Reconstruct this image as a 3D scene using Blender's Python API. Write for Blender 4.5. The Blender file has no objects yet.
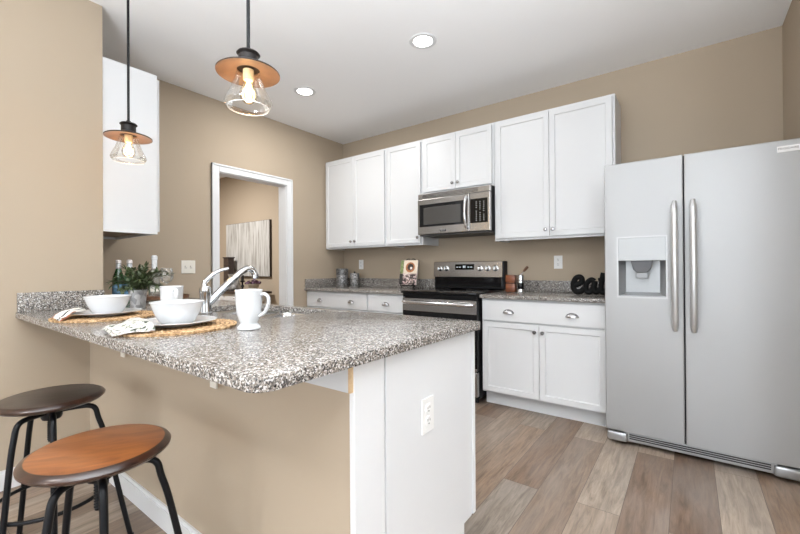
import bpy, bmesh, math, random
from mathutils import Vector, Matrix
random.seed(7)
SC = bpy.context.scene
COL = SC.collection
PI = math.pi

# ------------------------------------------------------------------ camera
F_PX, YAW, PITCH, ROLL, CAM_Z = 390.517, 36.527, 0.213, -0.361, 1.133
def make_camera():
    ya, pi_, ro = (math.radians(v) for v in (YAW, PITCH, ROLL))
    up = Vector((0, 0, 1)); fw = Vector((-math.sin(ya), math.cos(ya), 0)); r = Vector((math.cos(ya), math.sin(ya), 0))
    f2 = fw*math.cos(pi_) + up*math.sin(pi_); u2 = up*math.cos(pi_) - fw*math.sin(pi_)
    r3 = r*math.cos(ro) + u2*math.sin(ro); u3 = u2*math.cos(ro) - r*math.sin(ro)
    cd = bpy.data.cameras.new('camera'); cd.sensor_width = 36; cd.lens = F_PX*36/800
    cd.clip_start = 0.05; cd.clip_end = 60
    cam = bpy.data.objects.new('camera', cd); COL.objects.link(cam)
    m = Matrix((r3, u3, -f2)).transposed().to_4x4(); m.translation = Vector((0, 0, CAM_Z))
    cam.matrix_world = m
    SC.camera = cam
make_camera()

# ------------------------------------------------------------------ light and exposure
SC.view_settings.view_transform = 'Standard'
SC.view_settings.look = 'None'
SC.view_settings.gamma = 1
SC.view_settings.use_curve_mapping = False
SC.view_settings.exposure = 0.44
world = bpy.data.worlds.new('daylight'); SC.world = world; world.use_nodes = True
world.node_tree.nodes['Background'].inputs[0].default_value = (0.86, 0.93, 1.0, 1)
world.node_tree.nodes['Background'].inputs[1].default_value = 2.2
def area(name, loc, target, sx, sy, power, color=(1, 1, 1), shape='RECTANGLE', spread=180):
    ld = bpy.data.lights.new(name, 'AREA'); ld.shape = shape; ld.size = sx
    if shape == 'RECTANGLE': ld.size_y = sy
    ld.energy = power; ld.color = color; ld.spread = math.radians(spread)
    o = bpy.data.objects.new(name, ld); COL.objects.link(o); o.location = loc
    o.rotation_euler = (Vector(target) - Vector(loc)).to_track_quat('-Z', 'Y').to_euler()
    return o
DAY = (0.84, 0.92, 1.0)
area('window_daylight', (2.25, -4.12, 1.35), (1.6, 0, 1.9), 1.4, 1.9, 46, DAY)
area('window_daylight', (0.15, -4.12, 1.35), (0.15, 0, 1.9), 2.2, 1.9, 8, DAY)
area('window_daylight', (-1.9, -4.12, 1.35), (-1.9, 0, 1.9), 1.4, 1.9, 30, DAY)
area('window_daylight', (3.22, 0.2, 1.35), (0, 0.2, 1.9), 2.6, 1.9, 10, DAY)
area('ceiling_fill', (0.55, -0.25, 1.30), (0.40, 0.15, 2.74), 0.6, 0.6, 46, (0.90, 0.95, 1.0), spread=115)  # added upward fill light without a real source, brightens the ceiling
area('ceiling_fill', (-0.5, -1.0, 1.25), (-0.55, -0.5, 2.74), 0.6, 0.6, 76, (0.90, 0.95, 1.0), spread=130)  # second added fill, behind the camera, lifts the room off the ceiling
CAN_POWER = 10
CAN_COLOR = (1.0, 0.98, 0.955)

# ------------------------------------------------------------------ materials
MATS = {}
def new_mat(name):
    m = bpy.data.materials.new(name); m.use_nodes = True
    return m, m.node_tree.nodes, m.node_tree.links, m.node_tree.nodes['Principled BSDF']
def pbr(name, col, rough=0.5, metal=0.0, spec=0.5, bump=None, coat=0.0, emit=None, strength=0, var=0.0, var_scale=6.0):
    if name in MATS: return MATS[name]
    m, n, l, b = new_mat(name)
    b.inputs['Base Color'].default_value = (*col, 1); b.inputs['Roughness'].default_value = rough
    b.inputs['Metallic'].default_value = metal; b.inputs['Specular IOR Level'].default_value = spec
    b.inputs['Coat Weight'].default_value = coat
    if emit:
        b.inputs['Emission Color'].default_value = (*emit, 1); b.inputs['Emission Strength'].default_value = strength
    tc = n.new('ShaderNodeTexCoord')
    if var:
        t = n.new('ShaderNodeTexNoise'); t.inputs['Scale'].default_value = var_scale; t.inputs['Detail'].default_value = 4
        l.new(tc.outputs['Object'], t.inputs['Vector'])
        r = n.new('ShaderNodeValToRGB')
        r.color_ramp.elements[0].position = 0.3; r.color_ramp.elements[1].position = 0.7
        r.color_ramp.elements[0].color = (*[c*(1-var) for c in col], 1)
        r.color_ramp.elements[1].color = (*[min(1, c*(1+var)) for c in col], 1)
        l.new(t.outputs['Fac'], r.inputs['Fac']); l.new(r.outputs['Color'], b.inputs['Base Color'])
    if bump:
        t = n.new('ShaderNodeTexNoise'); t.inputs['Scale'].default_value = bump[0]; t.inputs['Detail'].default_value = 3
        l.new(tc.outputs['Object'], t.inputs['Vector'])
        bp = n.new('ShaderNodeBump'); bp.inputs['Strength'].default_value = bump[1]; bp.inputs['Distance'].default_value = 0.002
        l.new(t.outputs['Fac'], bp.inputs['Height']); l.new(bp.outputs['Normal'], b.inputs['Normal'])
    MATS[name] = m
    return m
def ramp(n, stops, interp='LINEAR'):
    r = n.new('ShaderNodeValToRGB'); cr = r.color_ramp; cr.interpolation = interp
    while len(cr.elements) < len(stops): cr.elements.new(0.5)
    for e, (p, c) in zip(cr.elements, stops): e.position = p; e.color = (*c, 1)
    return r

def mat_granite():
    m, n, l, b = new_mat('granite')
    tc = n.new('ShaderNodeTexCoord')
    v = n.new('ShaderNodeTexVoronoi'); v.inputs['Scale'].default_value = 250
    no = n.new('ShaderNodeTexNoise'); no.inputs['Scale'].default_value = 60; no.inputs['Detail'].default_value = 2
    dm = n.new('ShaderNodeMixRGB'); dm.blend_type = 'ADD'; dm.inputs['Fac'].default_value = 0.012
    l.new(tc.outputs['Object'], no.inputs['Vector']); l.new(tc.outputs['Object'], dm.inputs['Color1']); l.new(no.outputs['Color'], dm.inputs['Color2'])
    l.new(dm.outputs['Color'], v.inputs['Vector'])
    sep = n.new('ShaderNodeSeparateColor'); l.new(v.outputs['Color'], sep.inputs['Color'])
    r1 = ramp(n, [(0.0, (0.005, 0.006, 0.008)), (0.24, (0.030, 0.031, 0.034)), (0.33, (0.120, 0.108, 0.096)), (0.47, (0.225, 0.190, 0.155)), (0.64, (0.33, 0.295, 0.26)), (0.82, (0.66, 0.645, 0.625))], 'CONSTANT')
    l.new(sep.outputs['Red'], r1.inputs['Fac'])
    v2 = n.new('ShaderNodeTexVoronoi'); v2.inputs['Scale'].default_value = 620
    l.new(tc.outputs['Object'], v2.inputs['Vector'])
    s2 = n.new('ShaderNodeSeparateColor'); l.new(v2.outputs['Color'], s2.inputs['Color'])
    r2 = ramp(n, [(0.0, (0.015, 0.015, 0.02)), (0.2, (0.15, 0.138, 0.125)), (0.5, (0.29, 0.262, 0.232)), (0.82, (0.62, 0.60, 0.58))], 'CONSTANT')
    l.new(s2.outputs['Green'], r2.inputs['Fac'])
    mx = n.new('ShaderNodeMixRGB'); mx.inputs['Fac'].default_value = 0.3
    l.new(r1.outputs['Color'], mx.inputs['Color1']); l.new(r2.outputs['Color'], mx.inputs['Color2'])
    l.new(mx.outputs['Color'], b.inputs['Base Color'])
    b.inputs['Roughness'].default_value = 0.18; b.inputs['Specular IOR Level'].default_value = 0.36
    return m
def mat_floor():
    m, n, l, b = new_mat('vinyl_plank')
    tc = n.new('ShaderNodeTexCoord'); mp = n.new('ShaderNodeMapping'); mp.inputs['Rotation'].default_value = (0, 0, PI/2)
    mp.inputs['Location'].default_value = (0.35, 0.079, 0)
    l.new(tc.outputs['Object'], mp.inputs['Vector'])
    br = n.new('ShaderNodeTexBrick')
    br.offset = 0.37; br.inputs['Scale'].default_value = 1; br.inputs['Brick Width'].default_value = 1.22; br.inputs['Row Height'].default_value = 0.183
    br.inputs['Mortar Size'].default_value = 0.0013; br.inputs['Mortar Smooth'].default_value = 0.2
    br.inputs['Color1'].default_value = (0, 0, 0, 1); br.inputs['Color2'].default_value = (1, 1, 1, 1); br.inputs['Mortar'].default_value = (0.5, 0.5, 0.5, 1)
    l.new(mp.outputs['Vector'], br.inputs['Vector'])
    r1 = ramp(n, [(0.0, (0.130, 0.078, 0.048)), (0.22, (0.200, 0.126, 0.080)), (0.42, (0.275, 0.190, 0.130)), (0.60, (0.165, 0.112, 0.078)), (0.78, (0.40, 0.305, 0.225)), (1.0, (0.235, 0.195, 0.160))])
    l.new(br.outputs['Color'], r1.inputs['Fac'])
    # grain stretched along the plank, shifted plank by plank
    ad = n.new('ShaderNodeVectorMath'); ad.operation = 'MULTIPLY_ADD'
    l.new(br.outputs['Color'], ad.inputs[0]); ad.inputs[1].default_value = (13, 7, 3); l.new(tc.outputs['Object'], ad.inputs[2])
    mp2 = n.new('ShaderNodeMapping'); mp2.inputs['Scale'].default_value = (30, 2.8, 1); l.new(ad.outputs['Vector'], mp2.inputs['Vector'])
    g = n.new('ShaderNodeTexNoise'); g.inputs['Scale'].default_value = 1.6; g.inputs['Detail'].default_value = 7; g.inputs['Roughness'].default_value = 0.70; g.inputs['Distortion'].default_value = 0.7
    l.new(mp2.outputs['Vector'], g.inputs['Vector'])
    rg = ramp(n, [(0.30, (0.50, 0.48, 0.46)), (0.5, (0.98, 0.98, 0.98)), (0.70, (1.42, 1.44, 1.48))])
    l.new(g.outputs['Fac'], rg.inputs['Fac'])
    mu = n.new('ShaderNodeMixRGB'); mu.blend_type = 'MULTIPLY'; mu.inputs['Fac'].default_value = 1
    l.new(r1.outputs['Color'], mu.inputs['Color1']); l.new(rg.outputs['Color'], mu.inputs['Color2'])
    mp3 = n.new('ShaderNodeMapping'); mp3.inputs['Scale'].default_value = (6, 1.5, 1); l.new(ad.outputs['Vector'], mp3.inputs['Vector'])
    g2 = n.new('ShaderNodeTexNoise'); g2.inputs['Scale'].default_value = 1.3; g2.inputs['Detail'].default_value = 4; l.new(mp3.outputs['Vector'], g2.inputs['Vector'])
    rg2 = ramp(n, [(0.35, (0, 0, 0)), (0.7, (0.42, 0.42, 0.42))]); l.new(g2.outputs['Fac'], rg2.inputs['Fac'])
    gy = n.new('ShaderNodeMixRGB'); gy.inputs['Color2'].default_value = (0.30, 0.265, 0.235, 1)
    l.new(rg2.outputs['Color'], gy.inputs['Fac']); l.new(mu.outputs['Color'], gy.inputs['Color1'])
    jm = n.new('ShaderNodeMixRGB'); jm.inputs['Color2'].default_value = (0.10, 0.075, 0.06, 1)
    l.new(br.outputs['Fac'], jm.inputs['Fac']); l.new(gy.outputs['Color'], jm.inputs['Color1'])
    l.new(jm.outputs['Color'], b.inputs['Base Color'])
    b.inputs['Roughness'].default_value = 0.42
    bp = n.new('ShaderNodeBump'); bp.inputs['Strength'].default_value = 0.25; bp.inputs['Distance'].default_value = 0.001
    l.new(g.outputs['Fac'], bp.inputs['Height']); l.new(bp.outputs['Normal'], b.inputs['Normal'])
    return m
def mat_brushed(name, col, rough, axis=2, scale=260, strength=0.05):
    # steel with a fine brushed grain: the grain varies across one axis only
    m, n, l, b = new_mat(name)
    tc = n.new('ShaderNodeTexCoord'); mp = n.new('ShaderNodeMapping')
    s = [2, 2, 2]; s[axis] = scale; mp.inputs['Scale'].default_value = s
    l.new(tc.outputs['Object'], mp.inputs['Vector'])
    t = n.new('ShaderNodeTexNoise'); t.inputs['Scale'].default_value = 1; t.inputs['Detail'].default_value = 2
    l.new(mp.outputs['Vector'], t.inputs['Vector'])
    bp = n.new('ShaderNodeBump'); bp.inputs['Strength'].default_value = strength; bp.inputs['Distance'].default_value = 0.001
    l.new(t.outputs['Fac'], bp.inputs['Height']); l.new(bp.outputs['Normal'], b.inputs['Normal'])
    b.inputs['Base Color'].default_value = (*col, 1); b.inputs['Metallic'].default_value = 1; b.inputs['Roughness'].default_value = rough
    return m
def mat_wood(name, a, c, scale=(1.5, 14, 14), rough=0.35, coat=0.0):
    m, n, l, b = new_mat(name)
    tc = n.new('ShaderNodeTexCoord'); mp = n.new('ShaderNodeMapping'); mp.inputs['Scale'].default_value = scale
    l.new(tc.outputs['Object'], mp.inputs['Vector'])
    t = n.new('ShaderNodeTexNoise'); t.inputs['Scale'].default_value = 2.2; t.inputs['Detail'].default_value = 6; t.inputs['Distortion'].default_value = 0.8
    l.new(mp.outputs['Vector'], t.inputs['Vector'])
    r = ramp(n, [(0.3, a), (0.7, c)]); l.new(t.outputs['Fac'], r.inputs['Fac']); l.new(r.outputs['Color'], b.inputs['Base Color'])
    b.inputs['Roughness'].default_value = rough; b.inputs['Coat Weight'].default_value = coat; b.inputs['Coat Roughness'].default_value = 0.2
    return m
def mat_thin_glass(name, tint=(1, 1, 1), refl=0.9, haze=0.0):
    m = bpy.data.materials.new(name); m.use_nodes = True; n = m.node_tree.nodes; l = m.node_tree.links
    n.remove(n['Principled BSDF']); out = n['Material Output']
    tr = n.new('ShaderNodeBsdfTransparent'); tr.inputs['Color'].default_value = (*tint, 1)
    gl = n.new('ShaderNodeBsdfGlossy'); gl.inputs['Roughness'].default_value = 0.02; gl.inputs['Color'].default_value = (refl, refl, refl, 1)
    fr = n.new('ShaderNodeLayerWeight'); fr.inputs['Blend'].default_value = 0.35
    mul = n.new('ShaderNodeMath'); mul.operation = 'MULTIPLY_ADD'; mul.inputs[1].default_value = 0.45; mul.inputs[2].default_value = 0.03
    l.new(fr.outputs['Fresnel'], mul.inputs[0])
    mx = n.new('ShaderNodeMixShader'); l.new(mul.outputs[0], mx.inputs['Fac']); l.new(tr.outputs[0], mx.inputs[1]); l.new(gl.outputs[0], mx.inputs[2])
    last = mx
    if haze:
        df = n.new('ShaderNodeBsdfDiffuse'); df.inputs['Color'].default_value = (0.9, 0.9, 0.9, 1)
        m2 = n.new('ShaderNodeMixShader'); m2.inputs['Fac'].default_value = haze
        l.new(mx.outputs[0], m2.inputs[1]); l.new(df.outputs[0], m2.inputs[2]); last = m2
    l.new(last.outputs[0], out.inputs['Surface'])
    return m
def mat_weave():
    m, n, l, b = new_mat('woven_straw')
    tc = n.new('ShaderNodeTexCoord')
    t = n.new('ShaderNodeTexNoise'); t.inputs['Scale'].default_value = 75; t.inputs['Detail'].default_value = 3; l.new(tc.outputs['Object'], t.inputs['Vector'])
    r = ramp(n, [(0.32, (0.16, 0.085, 0.035)), (0.5, (0.47, 0.29, 0.14)), (0.68, (0.70, 0.50, 0.30))]); l.new(t.outputs['Fac'], r.inputs['Fac'])
    w = n.new('ShaderNodeTexWave'); w.wave_type = 'RINGS'; w.rings_direction = 'Z'; w.inputs['Scale'].default_value = 19.0; w.inputs['Distortion'].default_value = 0.6
    l.new(tc.outputs['Object'], w.inputs['Vector'])
    wr = ramp(n, [(0.0, (0.42, 0.38, 0.34)), (0.45, (1.05, 1.05, 1.05))]); l.new(w.outputs['Fac'], wr.inputs['Fac'])
    mu = n.new('ShaderNodeMixRGB'); mu.blend_type = 'MULTIPLY'; mu.inputs['Fac'].default_value = 1
    l.new(r.outputs['Color'], mu.inputs['Color1']); l.new(wr.outputs['Color'], mu.inputs['Color2'])
    l.new(mu.outputs['Color'], b.inputs['Base Color']); b.inputs['Roughness'].default_value = 0.7
    return m
def mat_floral():
    m, n, l, b = new_mat('floral_cloth')
    tc = n.new('ShaderNodeTexCoord')
    v = n.new('ShaderNodeTexNoise'); v.inputs['Scale'].default_value = 55; v.inputs['Detail'].default_value = 3; l.new(tc.outputs['Object'], v.inputs['Vector'])
    r = ramp(n, [(0.38, (0.03, 0.04, 0.035)), (0.43, (0.25, 0.27, 0.20)), (0.47, (0.56, 0.545, 0.51)), (0.56, (0.56, 0.545, 0.51)), (0.60, (0.30, 0.24, 0.20)), (0.66, (0.56, 0.545, 0.51))])
    l.new(v.outputs['Fac'], r.inputs['Fac']); l.new(r.outputs['Color'], b.inputs['Base Color']); b.inputs['Roughness'].default_value = 0.85
    return m
def mat_stripe():
    m, n, l, b = new_mat('striped_cloth')
    tc = n.new('ShaderNodeTexCoord'); s = n.new('ShaderNodeSeparateXYZ'); l.new(tc.outputs['Object'], s.inputs[0])
    mu = n.new('ShaderNodeMath'); mu.operation = 'MULTIPLY'; mu.inputs[1].default_value = 11.0
    dt = n.new('ShaderNodeVectorMath'); dt.operation = 'DOT_PRODUCT'; dt.inputs[1].default_value = (0.70, 0.71, 0); l.new(tc.outputs['Object'], dt.inputs[0]); l.new(dt.outputs['Value'], mu.inputs[0])
    fr = n.new('ShaderNodeMath'); fr.operation = 'FRACT'; l.new(mu.outputs[0], fr.inputs[0])
    W = (0.78, 0.76, 0.72); K = (0.03, 0.03, 0.035); R = (0.42, 0.16, 0.09); G = (0.42, 0.38, 0.34)
    r = ramp(n, [(0.0, W), (0.22, K), (0.36, W), (0.55, R), (0.66, G), (0.74, W)], 'CONSTANT')
    l.new(fr.outputs[0], r.inputs['Fac']); l.new(r.outputs['Color'], b.inputs['Base Color']); b.inputs['Roughness'].default_value = 0.85
    return m
def mat_painting():
    m, n, l, b = new_mat('abstract_paint')
    tc = n.new('ShaderNodeTexCoord'); mp = n.new('ShaderNodeMapping'); mp.inputs['Scale'].default_value = (19, 1, 1.3); l.new(tc.outputs['Object'], mp.inputs['Vector'])
    t = n.new('ShaderNodeTexNoise'); t.inputs['Scale'].default_value = 1.5; t.inputs['Detail'].default_value = 6; t.inputs['Roughness'].default_value = 0.6; l.new(mp.outputs['Vector'], t.inputs['Vector'])
    r = ramp(n, [(0.28, (0.16, 0.145, 0.125)), (0.40, (0.33, 0.315, 0.29)), (0.50, (0.47, 0.465, 0.445)), (0.66, (0.58, 0.575, 0.56))]); l.new(t.outputs['Fac'], r.inputs['Fac'])
    l.new(r.outputs['Color'], b.inputs['Base Color']); b.inputs['Roughness'].default_value = 0.6
    return m
def mat_galvanized(name, dark=0.30, light=0.62, scale=45, rough=0.45, metal=0.7):
    m, n, l, b = new_mat(name)
    tc = n.new('ShaderNodeTexCoord')
    v = n.new('ShaderNodeTexVoronoi'); v.inputs['Scale'].default_value = scale; l.new(tc.outputs['Object'], v.inputs['Vector'])
    s = n.new('ShaderNodeSeparateColor'); l.new(v.outputs['Color'], s.inputs['Color'])
    r = ramp(n, [(0, (dark,)*3), (1, (light,)*3)]); l.new(s.outputs['Red'], r.inputs['Fac'])
    l.new(r.outputs['Color'], b.inputs['Base Color']); b.inputs['Roughness'].default_value = rough; b.inputs['Metallic'].default_value = metal
    return m

WALL = pbr('wall_paint', (0.425, 0.350, 0.265), 0.75, bump=(900, 0.05), spec=0.3)
CEIL = pbr('ceiling_paint', (0.90, 0.905, 0.91), 0.9, bump=(160, 0.35), spec=0.2)
TRIM = pbr('trim_paint', (0.70, 0.71, 0.72), 0.45)
CAB = pbr('cabinet_paint', (0.67, 0.68, 0.69), 0.38)
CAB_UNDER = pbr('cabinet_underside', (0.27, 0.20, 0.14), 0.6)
GRANITE = mat_granite()
FLOOR = mat_floor()
STEEL = mat_brushed('stainless', (0.56, 0.57, 0.575), 0.52)
FRIDGE = mat_brushed('fridge_steel', (0.425, 0.432, 0.436), 0.55)
FRIDGE.node_tree.nodes['Principled BSDF'].inputs['Metallic'].default_value = 0.42
HANDLE = pbr('handle_steel', (0.56, 0.565, 0.57), 0.3, 0.7)
FRAME_STEEL = pbr('frame_steel', (0.50, 0.505, 0.51), 0.42, 0.5)
STEEL_WARM = mat_brushed('range_steel', (0.46, 0.45, 0.44), 0.24)
STEEL_SMOOTH = pbr('smooth_steel', (0.72, 0.73, 0.74), 0.16, 1.0)
SIDE_GREY = pbr('appliance_side', (0.22, 0.22, 0.23), 0.5, 0.3)
CHROME = pbr('chrome', (0.58, 0.59, 0.60), 0.10, 1.0)
NICKEL = pbr('nickel', (0.42, 0.42, 0.43), 0.22, 1.0)
BLACK_GLASS = pbr('black_glass', (0.005, 0.005, 0.006), 0.05, 0, 0.4)
BLACK = pbr('black_plastic', (0.007, 0.007, 0.008), 0.4, spec=0.2)
BLACK_METAL = pbr('black_metal', (0.004, 0.0045, 0.006), 0.36, 0.0, 0.25)
BRONZE = pbr('dark_bronze', (0.012, 0.009, 0.008), 0.42, 0.0, 0.25)
SEAT_TOP = mat_wood('amber_wood', (0.16, 0.048, 0.012), (0.31, 0.108, 0.030), (3, 14, 14), 0.33, 0.4)
SEAT_RIM = mat_wood('walnut_rim', (0.018, 0.007, 0.004), (0.050, 0.019, 0.010), (3, 14, 14), 0.28, 0.4)
SEAT_DARK = mat_wood('dark_wood', (0.020, 0.014, 0.011), (0.052, 0.037, 0.030), (3, 16, 16), 0.33, 0.3)
SHADE_WOOD = mat_wood('shade_wood', (0.175, 0.102, 0.062), (0.27, 0.162, 0.100), (6, 6, 2), 0.4)
RAW_WOOD = mat_wood('raw_wood', (0.52, 0.36, 0.20), (0.68, 0.50, 0.31), (4, 20, 20), 0.7)
TRAY_WOOD = mat_wood('tray_wood', (0.09, 0.04, 0.02), (0.19, 0.09, 0.042), (4, 14, 14), 0.5)
DARK_TOP = mat_wood('espresso_wood', (0.028, 0.018, 0.014), (0.06, 0.038, 0.03), (2, 14, 14), 0.4)
CERAMIC = pbr('white_ceramic', (0.64, 0.65, 0.66), 0.16, coat=0.2)
PLATE_GREY = pbr('plate_glaze', (0.60, 0.60, 0.60), 0.25)
PLASTIC = pbr('white_plastic', (0.80, 0.80, 0.79), 0.35)
PLASTIC_IVORY = pbr('ivory_plastic', (0.76, 0.73, 0.66), 0.35)
SLOT = pbr('slot_dark', (0.03, 0.03, 0.03), 0.6)
WEAVE = mat_weave(); FLORAL = mat_floral(); STRIPE = mat_stripe(); PAINT = mat_painting()
GALV = mat_galvanized('galvanized'); WIRE_TIN = mat_galvanized('mottled_tin', 0.10, 0.42, 70, 0.5, 0.55)
CLEAR = mat_thin_glass('clear_glass', (0.97, 0.965, 0.95)); BULB_GLASS = mat_thin_glass('bulb_glass', (1, 0.97, 0.9), 0.6)
GREEN_GLASS = pbr('green_glass', (0.012, 0.085, 0.022), 0.06, 0, 0.6, coat=0.5)
LABEL_BLUE = pbr('blue_label', (0.12, 0.26, 0.42), 0.5, var=0.35, var_scale=60)
LABEL_SILVER = pbr('silver_foil', (0.62, 0.64, 0.66), 0.35, 0.5)
CAP_PINK = pbr('pale_cap', (0.75, 0.70, 0.70), 0.4)
LEAF = pbr('leaf', (0.070, 0.096, 0.040), 0.4, var=0.45, var_scale=30)
STEM = pbr('stem', (0.06, 0.075, 0.035), 0.6)
GREY_BOARD = pbr('grey_primer', (0.58, 0.59, 0.60), 0.7)
FILAMENT = pbr('filament', (1, 0.7, 0.3), 0.5, emit=(1.0, 0.62, 0.26), strength=25)
BULB_GLOW = pbr('bulb_glow', (1, 0.85, 0.6), 0.4, emit=(1.0, 0.72, 0.40), strength=9)
CAN_GLOW = pbr('can_lens', (1, 1, 1), 0.5, emit=(1.0, 0.97, 0.92), strength=7)
RED_BROWN = mat_wood('cherry_wood', (0.09, 0.026, 0.010), (0.27, 0.085, 0.034), (6, 6, 20), 0.35, 0.2)
SOIL = pbr('soil', (0.03, 0.022, 0.016), 0.9)
DISPLAY = pbr('display_mark', (0.7, 0.75, 0.8), 0.5, emit=(0.8, 0.9, 1.0), strength=0.35)
PURPLE = pbr('purple_petals', (0.11, 0.05, 0.09), 0.6, var=0.4, var_scale=60)
STONE = pbr('stone_pot', (0.42, 0.38, 0.30), 0.7)

# ------------------------------------------------------------------ mesh helpers
class MB:
    def __init__(s): s.bm = bmesh.new(); s.mi = 0
    def _add(s, geom_faces):
        for f in geom_faces: f.material_index = s.mi
    def box(s, x0, x1, y0, y1, z0, z1, bev=0.0, seg=2):
        r = bmesh.ops.create_cube(s.bm, size=1)
        vs = r['verts']
        for v in vs:
            v.co = Vector(((x0+x1)/2 + v.co.x*(x1-x0), (y0+y1)/2 + v.co.y*(y1-y0), (z0+z1)/2 + v.co.z*(z1-z0)))
        fs = {f for v in vs for f in v.link_faces}; s._add(fs)
        if bev:
            es = list({e for v in vs for e in v.link_edges})
            rr = bmesh.ops.bevel(s.bm, geom=es, offset=bev, segments=seg, profile=0.5, affect='EDGES', clamp_overlap=True)
            s._add(rr['faces'])
        return s
    def lathe(s, prof, c=(0, 0, 0), seg=40, axis='z', caps=True, mis=None, arc=None):
        rings = []
        full = arc is None
        a0, a1 = arc or (0, 2*PI)
        n = seg if full else seg+1
        def pos(r, h, a):
            u, w = r*math.cos(a), r*math.sin(a)
            if axis == 'z': return Vector((c[0]+u, c[1]+w, c[2]+h))
            if axis == 'y': return Vector((c[0]+u, c[1]+h, c[2]+w))
            return Vector((c[0]+h, c[1]+u, c[2]+w))
        for r, h in prof:
            if r < 1e-6: rings.append([s.bm.verts.new(pos(0, h, 0))])
            else: rings.append([s.bm.verts.new(pos(r, h, a0+(a1-a0)*i/seg)) for i in range(n)])
        for k in range(len(rings)-1):
            A, B = rings[k], rings[k+1]
            if mis is not None: s.mi = mis[k]
            m = seg if not full else n
            for i in range(m):
                j = (i+1) % n
                try:
                    if len(A) == 1 and len(B) == 1: continue
                    if len(A) == 1: f = s.bm.faces.new((A[0], B[j], B[i]))
                    elif len(B) == 1: f = s.bm.faces.new((A[i], A[j], B[0]))
                    else: f = s.bm.faces.new((A[i], A[j], B[j], B[i]))
                    f.material_index = s.mi
                except ValueError: pass
        return s
    def cyl(s, c, r, h, seg=24, axis='z', bev=0.0):
        if bev: p = [(0, 0), (r-bev, 0), (r, bev), (r, h-bev), (r-bev, h), (0, h)]
        else: p = [(0, 0), (r, 0), (r, h), (0, h)]
        return s.lathe(p, c, seg, axis)
    def tube(s, pts, r, seg=10, closed=False, sy=1.0, cap=True):
        pts = [Vector(p) for p in pts]; N = len(pts); rad = r if isinstance(r, (list, tuple)) else [r]*N
        rings = []; up = None
        for i in range(N):
            if closed: t = (pts[(i+1) % N]-pts[i-1])
            else: t = pts[min(i+1, N-1)]-pts[max(i-1, 0)]
            t.normalize()
            if up is None:
                ref = Vector((0, 0, 1)) if abs(t.z) < 0.9 else Vector((1, 0, 0))
                up = (ref - t*ref.dot(t)).normalized()
            else: up = (up - t*up.dot(t)).normalized()
            sd = t.cross(up)
            rings.append([s.bm.verts.new(pts[i] + up*(math.cos(2*PI*k/seg)*rad[i]) + sd*(math.sin(2*PI*k/seg)*rad[i]*sy)) for k in range(seg)])
        R = N if closed else N-1
        for i in range(R):
            A, B = rings[i], rings[(i+1) % N]
            for k in range(seg):
                f = s.bm.faces.new((A[k], B[k], B[(k+1) % seg], A[(k+1) % seg])); f.material_index = s.mi
        if cap and not closed:
            f = s.bm.faces.new(rings[0]); f.material_index = s.mi
            f = s.bm.faces.new(rings[-1][::-1]); f.material_index = s.mi
        return s
    def prism(s, poly, z0, z1, axis='z', bev=0.0):
        def P(a, b, h):
            return (a, b, h) if axis == 'z' else ((a, h, b) if axis == 'y' else (h, a, b))
        A = [s.bm.verts.new(P(a, b, z0)) for a, b in poly]; B = [s.bm.verts.new(P(a, b, z1)) for a, b in poly]
        fs = [s.bm.faces.new(A[::-1]), s.bm.faces.new(B)]
        n = len(poly)
        for i in range(n): fs.append(s.bm.faces.new((A[i], A[(i+1) % n], B[(i+1) % n], B[i])))
        s._add(fs)
        if bev:
            es = list({e for f in fs[:2] for e in f.edges})
            rr = bmesh.ops.bevel(s.bm, geom=es, offset=bev, segments=2, profile=0.5, affect='EDGES'); s._add(rr['faces'])
        return s
    def plate(s, a, b, h0, h1, axis='y', hole=None):
        """solid slab over a=(a0,a1), b=(b0,b1) with an optional rectangular hole"""
        if hole is None: As, Bs, holes = [a[0], a[1]], [b[0], b[1]], []
        else:
            hs = hole if isinstance(hole, list) else [hole]
            As = sorted({a[0], a[1], *[h[0] for h in hs], *[h[1] for h in hs]}); Bs = sorted({b[0], b[1], *[h[2] for h in hs], *[h[3] for h in hs]}); holes = hs
        def P(u, w, h): return (u, h, w) if axis == 'y' else ((h, u, w) if axis == 'x' else (u, w, h))
        V = {}
        def vert(i, j, k):
            if (i, j, k) not in V: V[i, j, k] = s.bm.verts.new(P(As[i], Bs[j], (h0, h1)[k]))
            return V[i, j, k]
        def full(i, j):
            if not (0 <= i < len(As)-1 and 0 <= j < len(Bs)-1): return False
            cu, cw = (As[i]+As[i+1])/2, (Bs[j]+Bs[j+1])/2
            return not any(h[0] < cu < h[1] and h[2] < cw < h[3] for h in holes)
        for i in range(len(As)-1):
            for j in range(len(Bs)-1):
                if not full(i, j): continue
                for k in (0, 1):
                    q = [vert(i, j, k), vert(i+1, j, k), vert(i+1, j+1, k), vert(i, j+1, k)]
                    f = s.bm.faces.new(q if k else q[::-1]); f.material_index = s.mi
                for di, dj, e in ((-1, 0, ((i, j), (i, j+1))), (1, 0, ((i+1, j), (i+1, j+1))), (0, -1, ((i, j), (i+1, j))), (0, 1, ((i, j+1), (i+1, j+1)))):
                    if not full(i+di, j+dj):
                        p, q = e
                        f = s.bm.faces.new((vert(*p, 0), vert(*q, 0), vert(*q, 1), vert(*p, 1))); f.material_index = s.mi
        return s
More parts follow.
